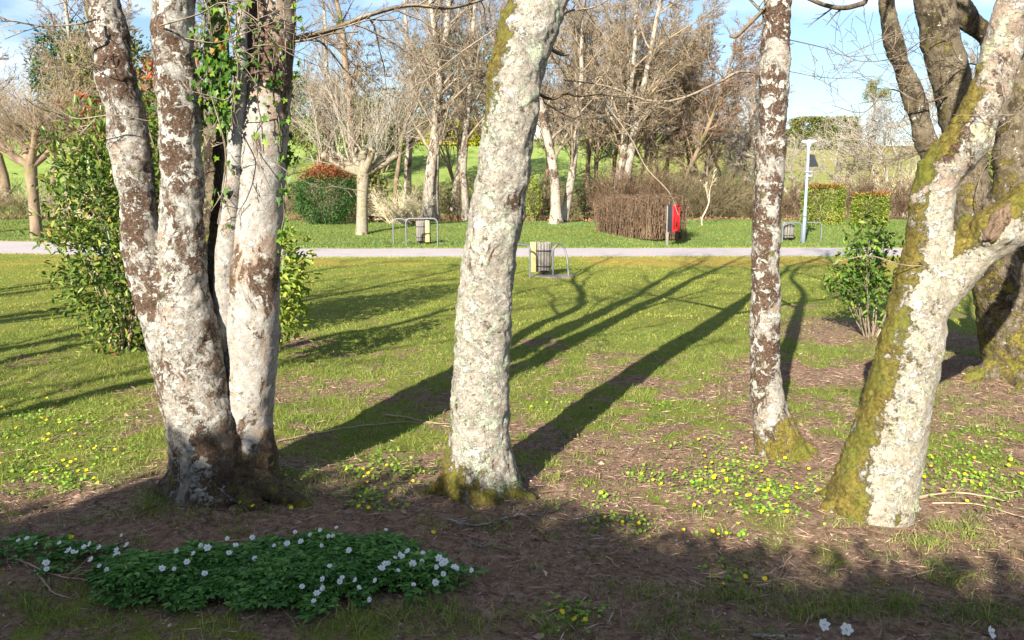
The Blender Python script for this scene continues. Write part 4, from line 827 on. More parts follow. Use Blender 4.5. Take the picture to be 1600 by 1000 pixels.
# bare arching shrubs (brush) under the tree line
def brush(px, Y, w_, h, label, seed, mat, n=70, name='bare_shrub', flop=.9, group='bare shrubs under the far trees', lv=1):
    L = gY(px, Y); o = empty(name, L, label, 'shrub', group); rs = random.Random(seed); T = []
    C_ = dict(seg=[.3, .2, .2], wig=[.10, .14, .14], up=[-.12, -.05, 0], n=[6, 4][:lv], start=[.2, .2], ang=[.6, .6], ratio=[.45, .5], rmin=.007)
    for k in range(n):
        a = rs.uniform(0, 6.28); x = rs.uniform(-.5, .5) * w_; grow(T, g((x, rs.uniform(-.4, .4), -.05)), unit((math.cos(a) * flop, math.sin(a) * flop * .6, 1)), h * rs.uniform(.5, 1.15), .012, 0, C_, rs)
    tubes_obj('stems', T, M['scrub' if mat in ('twig', 'twigtan', 'twigdark') else 'hedgetwig' if mat == 'twigred' else mat], o); return o
bl = [(628, 39, 1.2, 1.9, 'straw-coloured arching bare shrub beside the pollard', 'twigpale', 70, .9), (480, 41, 3, 2.2, 'low bare shrub behind the dark green bush', 'twig', 90, .6), (540, 43, 4, 2.4, 'dark bare shrub behind the pollard trunk', 'twigdark', 110, .6),
      (710, 44, 4, 2.6, 'bare shrub between the pale pair and the single straight trunk', 'twig', 110, .6), (790, 43, 4, 2.8, 'bare shrub behind the lichen covered trunk', 'twig', 100, .6), (900, 44, 4.5, 2.6, 'bare shrub behind the white trunk', 'twigdark', 130, .6),
      (980, 42, 4, 3.4, 'tall tangle of brown stems behind the brown hedge', 'twigred', 150, .55), (1050, 44, 4.5, 3.6, 'brown stem tangle behind the red letter box', 'twig', 150, .6), (1110, 47, 4.5, 3.0, 'bare shrub left of the slender trunk on the bank', 'twigtan', 110, .7),
      (1165, 45, 3.5, 2.2, 'bare shrub just left of the slender trunk', 'twigtan', 100, .8), (1228, 41.5, 2.6, 1.9, 'tan bare shrub left of the street lamp', 'twigred', 120, .45), (1332, 41, 1.5, 2.2, 'reddish bare shrub between the two clipped bushes', 'twigred', 120, .35),
      (1412, 41, 3, 2.2, 'reddish bare shrub right of the clipped bushes', 'twigred', 140, .4), (1385, 45, 3, 3.2, 'pale upright bare shrub above the right clipped bush', 'twigpale', 60, .7), (1500, 42, 4, 2.2, 'bare shrub behind the forked trunk', 'twig', 90, .6),
      (1580, 42, 4, 2.6, 'bare shrub behind the low mossy limb', 'twigtan', 90, .6), (20, 40, 3.5, 2.0, 'tan bramble bank left of the left pollard', 'twigtan', 140, .7), (110, 41, 4, 2.4, 'tan bramble bank right of the left pollard', 'twigpale', 120, .7), (250, 42, 5, 2.5, 'bare shrub behind the photinia', 'twig', 90, .6), (400, 42, 4, 2.5, 'bare shrub behind the pale stem', 'twig', 90, .6)]
for i, (px, Y, w_, h, lb, mt, n, fl) in enumerate(bl): brush(px, Y, w_, h, lb, 200 + i, mt, n, flop=fl, lv=2 if i < 14 else 1)
# clipped and natural evergreen bushes
q = gp(503, 352); shrub('photinia_bush', (q[0], q[1] + .9, q[2]), 'rounded dark green bush with rust-red new leaves left of the pollard', 'bush', 1.35, 1.1, 2.75, 9000, .13, M['hedgedark'], 301, .05, top=M['photred'], topfrac=.2, oval=False, bias=.75, sprig=4)
q = gp(1293, 352); shrub('clipped_bush', (q[0], q[1] + .7, q[2]), 'wide clipped yellow-green laurel bush just right of the street lamp', 'bush', .88, .6, 1.9, 7000, .12, M['laurel'], 302, .0, top=M['photred'], topfrac=.05, oval=False, bias=.8, box=True)
q = gp(1368, 358); shrub('clipped_bush', (q[0], q[1] + .7, q[2]), 'smaller clipped yellow-green laurel bush, right of the wide one', 'bush', .68, .55, 1.62, 5500, .12, M['laurel'], 303, .0, top=M['photred'], topfrac=.05, oval=False, bias=.8, box=True)
shrub('conifer_bush', gY(-22, 38), 'dark evergreen bush cut by the left edge above the grass', 'bush', 1.35, 1.1, 2.7, 7000, .14, M['hedgedark'], 304, 2.6, oval=False, bias=.6)
shrub('ivy_stump', gY(832, 41), 'bright ivy clump climbing a stump right of the lichen covered trunk', 'bush', .45, .4, 2.2, 1500, .12, M['laurel'], 305, .1, oval=False, bias=.5)
for i, (px, Y, rx, h, z0, mt, lb) in enumerate([(722, 62, 4.2, 8.5, 3.5, 'olive', 'tall dark olive evergreen behind the pale pair of trunks'), (505, 75, 5.0, 6.5, 1.5, 'olive', 'round olive green tree on the crest above the dark green bush'), (600, 70, 4, 6, 1, 'olive', 'olive evergreen behind the pollard shoots'),
                                       (205, 48, 3.5, 9, 2.5, 'olive', 'dark evergreen behind the left of the four stems'), (145, 60, 3.0, 8.5, 4, 'hedgedark', 'ivy clad tree top at the upper left'), (560, 47, 1.4, 3.0, .0, 'olive', 'green shrub low behind the pollard'), (1560, 45, 3.2, 3.2, .3, 'olive', 'olive shrub under the low mossy limb')]):
    shrub('evergreen_tree', gY(px, Y), lb, 'tree' if h > 4 else 'shrub', rx, rx * .7, h, 7500, .32, M[mt], 320 + i, z0, oval=False, bias=.25, sprig=10, stems=8, stemr=.1)
# forsythia on the hill
shrub('forsythia_hedge', gY(705, 88), 'bright yellow flowering hedge on the hill left of the lichen covered trunk', 'hedge', 3.3, 1.0, 2.3, 5200, .3, M['yellow'], 340, .1, oval=False, bias=.8, box=True)
shrub('forsythia_hedge', gY(748, 90), 'second yellow flowering hedge touching the lichen covered trunk', 'hedge', 1.9, 1.0, 2.0, 2600, .3, M['yellow'], 341, .1, oval=False, bias=.8, box=True)
shrub('field_hedge', gY(1270, 108), 'long clipped olive hedge on the crest behind the street lamp', 'hedge', 4.1, 2.0, 4.2, 15000, .4, M['olive'], 342, -.2, oval=False, bias=.85, box=True)
shrub('field_hedge', gY(1150, 112), 'low tan hedge on the crest left of the slender trunk', 'hedge', 7, 1.5, 2.2, 8000, .35, M['olive'], 343, -.2, oval=False, bias=.8, box=True)
# umbrella pine on the sky line
def pine():
    L = gY(1344, 118); o = empty('pine_tree', L, 'lone round-topped pine on a thin trunk against the sky', 'tree'); rs = random.Random(9); r2 = np.random.default_rng(9)
    T = [(g([[0, 0, -.3], [.1, 0, 3], [-.1, 0, 6.5], [0, 0, 9.4]]), g([.22, .17, .13, .07]))]; C = []
    for k in range(22):
        a = rs.uniform(0, 6.28); z = rs.uniform(6.6, 9); e = g((math.cos(a) * rs.uniform(.8, 1.9), math.sin(a) * 1.2, z + rs.uniform(.2, 1.2))); T.append((np.stack([g((0, 0, z)), e]), g([.05, .02])))
        C.append(e + r2.normal(0, .33, (170, 3)))
    C = np.concatenate(C); V, F = leaves_geo(C, r2.normal(size=C.shape) + g([0, 0, .5]), r2.uniform(.15, .35, len(C)), .25, .1, rs=r2)
    tubes_obj('trunk', T, M['twig'], o); mk('crown', V, F, M['olive'], o)
pine()
# brown clipped hedge (bare beech) beside the letter box
def brown_hedge():
    a = gp(932, 360); b = gp(1024, 379); o = empty('brown_hedge', ((a[0] + b[0]) / 2, (a[1] + b[1]) / 2, float(hz((a[0] + b[0]) / 2, (a[1] + b[1]) / 2))), 'clipped leafless brown hedge left of the red letter box', 'hedge')
    r2 = np.random.default_rng(12); rs = random.Random(12); ang = math.atan2(b[1] - a[1], b[0] - a[0]); L = float(np.hypot(*(b - a)[:2])); H = 1.75; T = []
    for k in range(1500):
        x = rs.uniform(-L / 2, L / 2); y_ = rs.uniform(-.1, 1.5); ln = rs.uniform(.72, 1.0) * H * (.93 + .14 * float(fbm(x * 1.3, y_, 5, 2))); q = g((x, y_, 0.)); d = unit((rs.gauss(0, .16), rs.gauss(0, .16), 1)); pts = [q]
        for s in range(5): d = unit(d + g((rs.gauss(0, .10), rs.gauss(0, .10), .05))); q = q + d * ln / 5; q[0] = min(max(q[0], -L / 2 - .06), L / 2 + .06); q[1] = min(max(q[1], -.14), 1.55); pts.append(q.copy())
        T.append((np.array(pts), np.linspace(.013, .007, 6)))
        for s in range(3):
            p = pts[rs.randint(2, 5)]; e = p + g((rs.gauss(0, .12), rs.gauss(0, .12), rs.uniform(.0, .2))); e[2] = min(e[2], H); T.append((np.stack([p, e]), g([.007, .006])))
    o.rotation_euler = (0, 0, ang)
    tubes_obj('stems', T, M['hedgetwig'], o)
    n = 3200; C = np.stack([r2.uniform(-L / 2, L / 2, n), r2.uniform(-.15, 1.5, n), r2.uniform(.1, H * .95, n)], 1); V, F = leaves_geo(C, r2.normal(size=C.shape), r2.uniform(.05, .09, n), .55, .2, rs=r2); mk('dry_leaves', V, F, leafmat('beech_leaf', [(0, (.10, .055, .03)), (.6, (.28, .17, .10)), (1, (.45, .33, .2))], .7, .2, 1), o)
brown_hedge()
# trees outside the frame on the left, whose shadows cross the lawn
OFF = dict(BC, n=[9, 6, 4], seg=[.6, .5, .4, .3], start=[.3, .2, .1])
for i, (x, y_, H, r, lb) in enumerate([(-9.6, 4.0, 9, .17, 'bare tree outside the frame, behind the nearest on the left'), (-14.5, 3.0, 10, .25, 'bare tree outside the frame, leftmost of all'), (-8.6, 1.2, 9, .2, 'bare tree outside the frame, nearest on the left'), (-10.8, 2.6, 10, .22, 'bare tree outside the frame, second on the left'), (-7.2, -1.8, 9, .16, 'bare tree outside the frame, left of the added shade hedge'),
                                       (-12.6, 5.2, 9, .2, 'bare tree outside the frame, farthest on the left'), (-6.6, 3.9, 8, .12, 'slim bare tree just outside the left edge')]):
    bare_tree((x, y_, float(hz(x, y_))), lb, H, r, 400 + i, M['twig'], C=OFF, group='bare trees left of the view')

# ================================================================== STREET FURNITURE
def hoop(px0, px1, pyb, h, label, dy=0, yaw=0, r=.03, parent=None):
    a = gp(px0, pyb); b = gp(px1, pyb); c = (a + b) / 2; L = abs(b[0] - a[0]); o = empty('cycle_hoop', (c[0], c[1] + dy, c[2]), label, 'cycle rack', 'steel cycle hoops', yaw)
    rc = min(.16, L * .32); pts = [(-L / 2, 0, -.1), (-L / 2, 0, h - rc)]
    for k in range(1, 8): t_ = k / 8 * math.pi / 2; pts.append((-L / 2 + rc - rc * math.cos(t_), 0, h - rc + rc * math.sin(t_)))
    pts += [(-L / 2 + rc, 0, h), (L / 2 - rc, 0, h)]
    for k in range(1, 8): t_ = k / 8 * math.pi / 2; pts.append((L / 2 - rc + rc * math.sin(t_), 0, h - rc + rc * math.cos(t_)))
    pts += [(L / 2, 0, h - rc), (L / 2, 0, -.1)]
    tubes_obj('hoop', [(np.array(pts), np.full(len(pts), r))], M['steel'], o, kmax=8)
    for sx in (-1, 1): V, F = tubes_geo([(g([[sx * L / 2, 0, -.02], [sx * L / 2, 0, .02]]), g([.06, .055]))]); mk('base_collar', V, F, M['steel'], o)
    return o
hoop(615, 635, 382, .95, 'narrow steel hoop, left of the two hoops beyond the path')
hoop(635, 684, 385, 1.0, 'wide steel hoop with the slatted bin behind it, beyond the path')
hoop(1222, 1252, 377, .72, 'low steel hoop left of the street lamp')
hoop(1254, 1284, 377, .72, 'low steel hoop right of the street lamp', .05)
def slat_bin(loc, label, H=.8, rad=.17, board=True, bw=.17, yaw=0, bside=-1):
    o = empty('litter_bin', loc, label, 'litter bin', 'slatted wooden litter bins', yaw); parts = []
    N_ = 14
    for k in range(N_):
        a = k / N_ * 2 * math.pi; parts.append(boxg(math.cos(a) * rad, math.sin(a) * rad, H * .5 + .06 + .012 * (k % 3), .03, rad * .36, H - .12 + .02 * (k % 2), a))
    V, F = merge(parts); bev(mk('slats', V, F, M['wood'], o), .006, 1)
    V, F, T = capped(smooth_poly([(0, 0, .08, rad - .03), (0, 0, H * .5, rad - .03), (0, 0, H - .03, rad - .03)], 2), 16); mk('liner', V, [F, T], M['dark'], o)
    for zb in (.28, .75): V, F = tubes_geo([(g([[0, 0, H * zb], [0, 0, H * zb + .03]]), np.full(2, rad + .02))], 3, 20); mk('band', V, F, M['dark'], o)
    V, F, T = capped([(0, 0, -.05, .03), (0, 0, .1, .03)], 10); mk('foot', V, [F, T], M['dark'], o)
    if board:
        V, F = boxg(bside * (rad + bw * .5 + .02), -.06, H * .5 + .06, bw, .035, H - .06); b_ = bev(mk('side_board', V, F, M['yboard'], o), .008)
        V, F = boxg(bside * (rad + bw * .5 + .02) + bw * .5 + .02, -.04, H * .5 + .05, .03, .06, H - .1); mk('board_edge', V, F, M['dark'], o)
    return o
q = gp(860, 432)
b1 = slat_bin((q[0] - .14, q[1] + .12, q[2]), 'grey slatted bin with pale yellow side board standing near side of the path', .72, .15, True, .13)
V, F = boxg(-.03, -.18, .58, .07, .02, .035); mk('ash_plate', V, F, M['steel'], b1)
def side_hoop(px0, px1, lb, flip):
    a = gp(px0, 432); b = gp(px1, 434); o = empty('cycle_hoop', (a[0], a[1], a[2]), lb, 'cycle rack', 'steel cycle hoops')
    w_ = b[0] - a[0]; pts = [(0, 0, -.05), (0, 0, .52), (.02 * flip, 0, .62), (.08 * flip, .02, .68), (w_ * .35, .1, .705), (w_ * .6, .12, .66), (w_ * .8, .1, .55), (w_ * .93, .05, .3), (w_, 0, -.05)]
    pl = smooth_poly([(*p, .022) for p in pts], 5); tubes_obj('hoop', [(pl[:, :3], pl[:, 3])], M['steel'], o)
side_hoop(864, 890, 'bent grey hoop hugging the right side of the near bin', 1)
def left_hoop():
    a = gp(828, 434); o = empty('cycle_hoop', a, 'steel hoop between the lichen covered trunk and the near bin', 'cycle rack', 'steel cycle hoops')
    pl = smooth_poly([(*p, .022) for p in [(0, 0, -.05), (0, 0, .55), (-.03, .03, .66), (-.1, .1, .69), (-.38, .35, .70), (-.5, .45, .64), (-.52, .47, .5), (-.52, .47, -.05)]], 5); tubes_obj('hoop', [(pl[:, :3], pl[:, 3])], M['steel'], o)
left_hoop()
q = gp(860, 433); V = []; F = []
slab_pts = 16; ang = np.arange(slab_pts) / slab_pts * 6.283
cx, cy = q[0] + .08, q[1] + .1; ring = np.stack([cx + np.cos(ang) * .5 * (1 + .06 * np.sin(ang * 3)), cy + np.sin(ang) * .32, 0 * ang], 1)
ring[:, 2] = hz(ring[:, 0], ring[:, 1]); topv = ring.copy(); topv[:, 2] += .022; ring[:, 2] -= .05
V = np.concatenate([ring, topv]); F = [tuple(range(slab_pts, 2 * slab_pts))] + [(k, (k + 1) % slab_pts, slab_pts + (k + 1) % slab_pts, slab_pts + k) for k in range(slab_pts)]
tag(mk('gravel_pad', V, F, flat('pad', (.22, .19, .17), .95, 0, .5, 30)), 'worn gravel pad under the near slatted bin', 'paving')
q = gp(660, 383); slat_bin((q[0] - .12, q[1] + .55, q[2]), 'slatted bin with pale yellow board behind the wide hoop beyond the path', .86, .16, True, .16, bside=1)
q = gp(1236, 377); slat_bin((q[0], q[1] + .4, q[2]), 'grey slatted bin behind the low hoops, left of the street lamp', .72, .22, False)
def lamp():
    L = gp(1255, 380); o = empty('street_lamp', L, 'pale grey-blue lamp post with flat round white head', 'street lamp')
    H = 3.72; V, F, T = capped([(0, 0, -.2, .075), (0, 0, 1.2, .07), (0, 0, 1.25, .06), (0, 0, H - .2, .045)], 14); mk('pole', V, [F, T], M['lamp'], o, True)
    V, F = tubes_geo([(g([[0, 0, 1.0], [0, 0, 1.04]]), g([.1, .1]))], 3, 14); mk('collar', V, F, M['steel'], o, True)
    pr = [(.04, -.32), (.05, -.2), (.10, -.12), (.22, -.05), (.28, 0), (.27, .03), (.16, .06), (.0, .07)]; V = []; K = 24
    for r_, z in pr:
        for k in range(K): a = k / K * 6.283; V.append((math.cos(a) * max(r_, .001), math.sin(a) * max(r_, .001), H + .05 + z))
    F = [(i * K + k, i * K + (k + 1) % K, (i + 1) * K + (k + 1) % K, (i + 1) * K + k) for i in range(len(pr) - 1) for k in range(K)]
    mk('lamp_head', V, F, M['lamphead'], o, True)
    V = g([[.04, -.05, H - .42], [.24, -.05, H - .86], [.02, -.05, H - .84], [.10, -.05, H - .42]]); n = 4
    Q = g([[.05, -.06, H - .42], [.19, -.1, H - .44], [.36, -.14, H - .86], [.05, -.1, H - .88]]); Q2 = Q + g([0, .05, .02]); V = np.vstack([Q, Q2])
    mk('solar_panel', V, [(0, 1, 2, 3), (7, 6, 5, 4), (0, 4, 5, 1), (1, 5, 6, 2), (2, 6, 7, 3), (3, 7, 4, 0)], M['black'], o)
    for bb, nm in ((boxg(.03, -.02, H - 1.05, .30, .12, .05), 'bracket'), (boxg(.08, -.06, H - 1.2, .16, .12, .08), 'control_box'), (boxg(.03, 0, H - .6, .12, .06, .06), 'panel_mount')): bev(mk(nm, *bb, M['lamp'], o), .01)
lamp()
def letter_box():
    L = gp(1042, 384); o = empty('letter_box', L, 'red-fronted box with dark sides on a grey wooden post', 'letter box', rz=R(0))
    V, F = boxg(0, 0, .7, .09, .09, 1.5); bev(mk('post', V, F, M['wood'], o), .008)
    th = R(48)
    V, F = boxg(.20, 0, 1.0, .44, .20, .96, th); body = bev(mk('case', V, F, M['dark'], o), .012)
    c, s = math.cos(th), math.sin(th)
    nx, ny = c, s
    # the red door sits on the right-hand narrow face, turned towards the viewer
    def loc(u, v_, w_):   # u along the door width, v out of the door, w_ up
        v = v_ - .05; return np.stack([.20 + s * v + c * u, -c * v + s * u, w_ + 0 * u], -1)
    def pbox(u0, u1, v0, v1, z0, z1):
        U = g([u0, u1, u1, u0] * 2); Vv = g([v0, v0, v1, v1] * 2); Z = g([z0] * 4 + [z1] * 4); return loc(U, Vv, Z), g([[0, 3, 2, 1], [4, 5, 6, 7], [0, 1, 5, 4], [1, 2, 6, 5], [2, 3, 7, 6], [3, 0, 4, 7]])
    V, F = pbox(-.225, .225, .152, .178, .52, 1.48); d_ = bev(mk('door', V, F, M['red'], o), .006)
    V, F = merge([pbox(-.225, .225, .179, .2, 1.42, 1.48), pbox(-.225, .225, .179, .2, .52, .6), pbox(-.225, -.17, .179, .2, .6, 1.42), pbox(.17, .225, .179, .2, .6, 1.42)]); mk('rim', V, F, M['red'], d_)
    V, F = pbox(-.03, .07, .1795, .19, 1.18, 1.36); mk('slot', V, F, M['black'], d_)
    V, F = pbox(-.03, .05, .1795, .19, .7, .86); mk('handle', V, F, M['black'], d_)
letter_box()
def house():
    L = gY(850, 92); L[2] = float(hz(L[0], L[1] + 3)) - .6; o = empty('house', L, 'white house with a low orange tiled roof on the hill behind the lichen covered trunk', 'house')
    V, F = boxg(0, 3, 2.2, 6.5, 6, 4.4); mk('wall', V, F, M['white'], o)
    V = g([[-3.7, -.4, 4.3], [3.7, -.4, 4.3], [3.7, 6.4, 4.3], [-3.7, 6.4, 4.3], [-3.7, 3, 5.7], [3.7, 3, 5.7]]); rf = mk('roof', V, [(0, 1, 5, 4), (2, 3, 4, 5), (0, 4, 3), (1, 2, 5), (3, 2, 1, 0)], M['tile'], o)
    V, F = boxg(-1.8, 3.2, 5.8, .5, .5, .9); mk('chimney', V, F, M['tile'], rf)
    for x in (-2, .2, 2.1):
        V, F = boxg(x, -.0, 2.6, .9, .08, 1.1); w_ = mk('window', V, F, M['glass'], o)
        V, F = merge([boxg(x - .48, -.02, 2.6, .06, .1, 1.2), boxg(x + .48, -.02, 2.6, .06, .1, 1.2), boxg(x, -.02, 3.18, 1.02, .1, .06), boxg(x, -.03, 2.02, 1.02, .14, .06)]); mk('frame', V, F, M['white'], w_)
house()
def car(px, Y, mat, label):
    L = gY(px, Y); o = empty('parked_car', L, label, 'car'); pf = [(-1.9, .35), (-1.95, .75), (-1.2, .9), (-.6, 1.38), (.8, 1.4), (1.45, .95), (1.95, .8), (1.95, .35)]
    V = g([[x, y_, z] for y_ in (-.8, .8) for x, z in pf]); n = len(pf); F = [tuple(range(n)), tuple(range(2 * n - 1, n - 1, -1))] + [(k, n + k, n + (k + 1) % n, (k + 1) % n) for k in range(n)]
    bev(mk('body', V, F, mat, o), .08, 3)
    for x in (-1.2, 1.2):
        for y_ in (-.78, .78): V, F, T = capped([(x, y_ - .1, .32, .32), (x, y_ + .1, .32, .32)], 16); mk('wheel', V, [F, T], M['black'], o)
    V, F = boxg(.1, -.82, 1.15, 1.5, .03, .3); mk('window', V, F, M['glass'], o)
car(641, 100, M['red'], 'tiny red car parked on the crest left of the pale pair of trunks')

# ================================================================== IVY ON THE FOUR-STEMMED TREE
def ivy_leaf_geo(C, N_, size, rs):
    out = [(0, -.1), (.42, -.28), (.38, .05), (.62, .28), (.25, .38), (0, .95), (-.25, .38), (-.62, .28), (-.38, .05), (-.42, -.28)]
    n = len(C); N_ = N_ / np.linalg.norm(N_, axis=1, keepdims=True); dn = g([0, 0, -1.0]) + rs.normal(0, .35, (n, 3)); U = dn - N_ * np.sum(dn * N_, 1, keepdims=True); U /= np.linalg.norm(U, axis=1, keepdims=True); W = np.cross(N_, U)
    V = np.stack([C + size[:, None] * (W * a * .9 + U * b) + N_ * size[:, None] * (abs(a) * .15 - b * b * .12) for a, b in out], 1).reshape(-1, 3); i = np.arange(n)[:, None] * 10
    return V, [i + g([[0, 1, 2]]), i + g([[0, 8, 9]]), i + g([[0, 2, 5, 8]]), i + g([[2, 3, 4, 5]]), i + g([[8, 5, 6, 7]])]
def ivy():
    rs = np.random.default_rng(77); o = empty('ivy', LT, 'green ivy hanging between and climbing over the upper stems of the four-stemmed tree', 'ivy'); T = []; C = []; Nn = []
    r_ = random.Random(77)
    lines = [([(350, -60), (358, 40), (348, 100), (340, 150), (352, 190)], -.06, 90), ([(330, -60), (318, 60), (325, 120), (318, 150)], -.05, 60), ([(385, -60), (372, 60), (365, 130), (350, 180)], -.07, 90), ([(345, 100), (340, 170), (352, 240), (348, 300), (340, 350)], -.02, 30),
             ([(400, -40), (405, 60), (402, 150), (408, 190), (412, 240)], -.10, 20), ([(440, -40), (446, 80), (438, 180), (432, 230), (440, 290), (445, 330), (436, 380), (440, 410)], .02, 62), ([(455, -40), (462, 40), (455, 120), (450, 200), (447, 260)], .12, 60), ([(430, 60), (425, 140), (436, 190), (438, 240)], -.02, 22),
             ([(320, 60), (316, 160), (320, 200)], .05, 40), ([(335, -60), (330, 60), (345, 120), (325, 180)], .30, 120), ([(365, -60), (350, 60), (362, 120), (355, 190)], .28, 120), ([(320, -60), (345, 20), (330, 90)], .25, 80)]
    for rows, dy, n in lines:
        pl = bez([(a, b, 3, dy) for a, b in rows], 3.95 if rows[0][0] < 420 else 4.0); T.append((pl[:, :3], np.full(len(pl), .004)))
        for k in range(n):
            i = r_.randrange(len(pl)); C.append(pl[i, :3] + g((r_.gauss(0, .03), r_.gauss(-.02, .02), r_.gauss(0, .03)))); Nn.append((r_.gauss(-.25, .45), r_.gauss(-1, .3), r_.gauss(.3, .4)))
    C = np.array(C); V, F = ivy_leaf_geo(C, np.array(Nn), rs.uniform(.018, .042, len(C)), rs); mk('leaves', V - g(LT), F, M['ivy'], o); V, F = tubes_geo(T); mk('vine', V - g(LT), F, M['twig'], o)
    # bronze dry leaves caught in it
    for px, py, s in ((355, 36, .05), (345, 68, .045), (335, 58, .03), (358, 18, .03), (331, 75, .03)):
        c, _ = P(px, py, 3.74); V, F = leaves_geo(g([c, c + g((.012, .0, .0))]), g([[.25, -.1, -1.], [-.3, -.1, -1]]), g([s, s * .9]), .8, .15, True, rs, .25); mk('dry_leaf', V - g(LT), F, M['dryleaf'], o)
ivy()

# ================================================================== FLOWERS
def anemone_leaf(C, size, rs):
    parts = []; n = len(C); a0 = rs.uniform(0, 6.28, n)
    for k in range(5):
        a = a0 + (k - 2) * .62 + rs.normal(0, .08, n); D = np.stack([np.cos(a), np.sin(a), rs.uniform(-.1, .25, n)], 1)
        V, F = leaves_geo(C, D, size * (1 - .12 * abs(k - 2)), .36, .06, True, rs, .12); parts.append((V, F))
    return merge(parts)
def bed(poly_px, n, label, hmax, seed, name='anemone_leaves'):
    rs = np.random.default_rng(seed); G = np.array([gp(a, b)[:2] for a, b in poly_px]); mn, mx = G.min(0), G.max(0); pts = []
    X = rs.uniform(mn[0], mx[0], n * 3); Y = rs.uniform(mn[1], mx[1], n * 3); ins = np.zeros(len(X), bool); dmin = np.full(len(X), 9.)
    for i in range(len(G)):
        a, b = G[i], G[(i + 1) % len(G)]; c = ((a[1] > Y) != (b[1] > Y)) & (X < (b[0] - a[0]) * (Y - a[1]) / (b[1] - a[1] + 1e-9) + a[0]); ins ^= c
        e = b - a; t_ = np.clip(((X - a[0]) * e[0] + (Y - a[1]) * e[1]) / (e @ e), 0, 1); dmin = np.minimum(dmin, np.hypot(X - a[0] - e[0] * t_, Y - a[1] - e[1] * t_))
    keep = ins & (rs.random(len(X)) < .04 + dmin / .20); X, Y, dm = X[keep][:n], Y[keep][:n], dmin[keep][:n]
    hgt = hmax * (.35 + .65 * np.clip(dm / .13, 0, 1)) * (.75 + .5 * fbm(X * 7, Y * 7, seed, 2)) * rs.uniform(.8, 1.08, len(X))
    C = np.stack([X, Y, hz(X, Y) + hgt], 1); V, F = anemone_leaf(C, rs.uniform(.028, .056, len(X)), rs)
    T = [(np.stack([g((x + rd.gauss(0, .01), y_ + rd.gauss(0, .01), float(z0))), g((x, y_, z0 + h))]), g([.0013, .001])) for x, y_, z0, h in zip(X[::4], Y[::4], hz(X[::4], Y[::4]) - .01, hgt[::4])]
    V2, F2 = tubes_geo(T); o = mk(name, np.concatenate([V, V2]), np.concatenate([F, F2 + len(V)]), M['anem']); tag(o, label, 'ground cover', kind='stuff'); return o
bed([(140, 905), (165, 884), (215, 868), (260, 876), (310, 862), (370, 866), (420, 842), (450, 848), (500, 836), (560, 848), (620, 842), (650, 862), (690, 872), (715, 896), (760, 905), (735, 925), (690, 930), (650, 952), (600, 938), (560, 958), (520, 950), (495, 985), (450, 960), (380, 966), (340, 950), (290, 965), (240, 952), (190, 966), (145, 948)], 4600, 'dense dark green mat of divided anemone leaves in the shade', .085, 61)
bed([(-10, 840), (60, 838), (120, 846), (190, 858), (200, 880), (120, 905), (60, 905), (-10, 880)], 240, 'looser anemone leaves left of the dense mat', .05, 62)
def petals_mesh(name, n, L, wd, cup, mat, seed, r0=.001):
    rs = np.random.default_rng(seed); a = np.arange(n) / n * 6.283 + rs.normal(0, .05, n); D = np.stack([np.cos(a), np.sin(a), np.full(n, cup)], 1); D /= np.linalg.norm(D, axis=1, keepdims=True)
    S = np.stack([-np.sin(a), np.cos(a), 0 * a], 1); Up = np.cross(D, S) * -1; Lr = L * rs.uniform(.88, 1.05, n); V = []
    for d_, w_, u in [(0, .12, 0), (.35, .40, -.04), (.72, .46, -.02), (1, .12, .10)]:
        for s in (-1, 1): V.append(D * (r0 + Lr * d_)[:, None] + S * (s * w_ * wd) + Up * (-u * L))
    V = np.stack(V, 1).reshape(-1, 3); i = np.arange(n)[:, None] * 8
    F = np.concatenate([i + g([[0, 1, 3, 2]]), i + g([[2, 3, 5, 4]]), i + g([[4, 5, 7, 6]])]); me = mk(name, V, F, mat, None, True); me_ = me.data; bpy.data.objects.remove(me); return me_
def bead_mesh(name, mat, r, n, z):
    rs = np.random.default_rng(4); V = []; F = []
    for k in range(n):
        a = rs.uniform(0, 6.28); q = rs.random() ** .5 * r; c = g((math.cos(a) * q, math.sin(a) * q, z * (1.1 - q / r * .3))); s = r * .18; o0 = len(V)
        V += [c + g((s, 0, 0)), c + g((-s, 0, 0)), c + g((0, s, 0)), c + g((0, -s, 0)), c + g((0, 0, s)), g((c[0] * .3, c[1] * .3, 0))]
        F += [(o0, o0 + 2, o0 + 4), (o0 + 2, o0 + 1, o0 + 4), (o0 + 1, o0 + 3, o0 + 4), (o0 + 3, o0, o0 + 4), (o0, o0 + 5, o0 + 2), (o0 + 1, o0 + 5, o0 + 3)]
    m_ = mk(name, V, F, mat); d = m_.data; bpy.data.objects.remove(m_); return d
AP = [petals_mesh('anemone_petals', 6, .0165, .0125, c, M['petal'], s) for c, s in ((.15, 1), (.45, 2), (.9, 3))]; AS = bead_mesh('anemone_stamens', M['stamen'], .0035, 14, .004)
YP = [petals_mesh('celandine_petals', 8, .013, .008, c, M['ypetal'], s) for c, s in ((.12, 5), (.4, 6))]
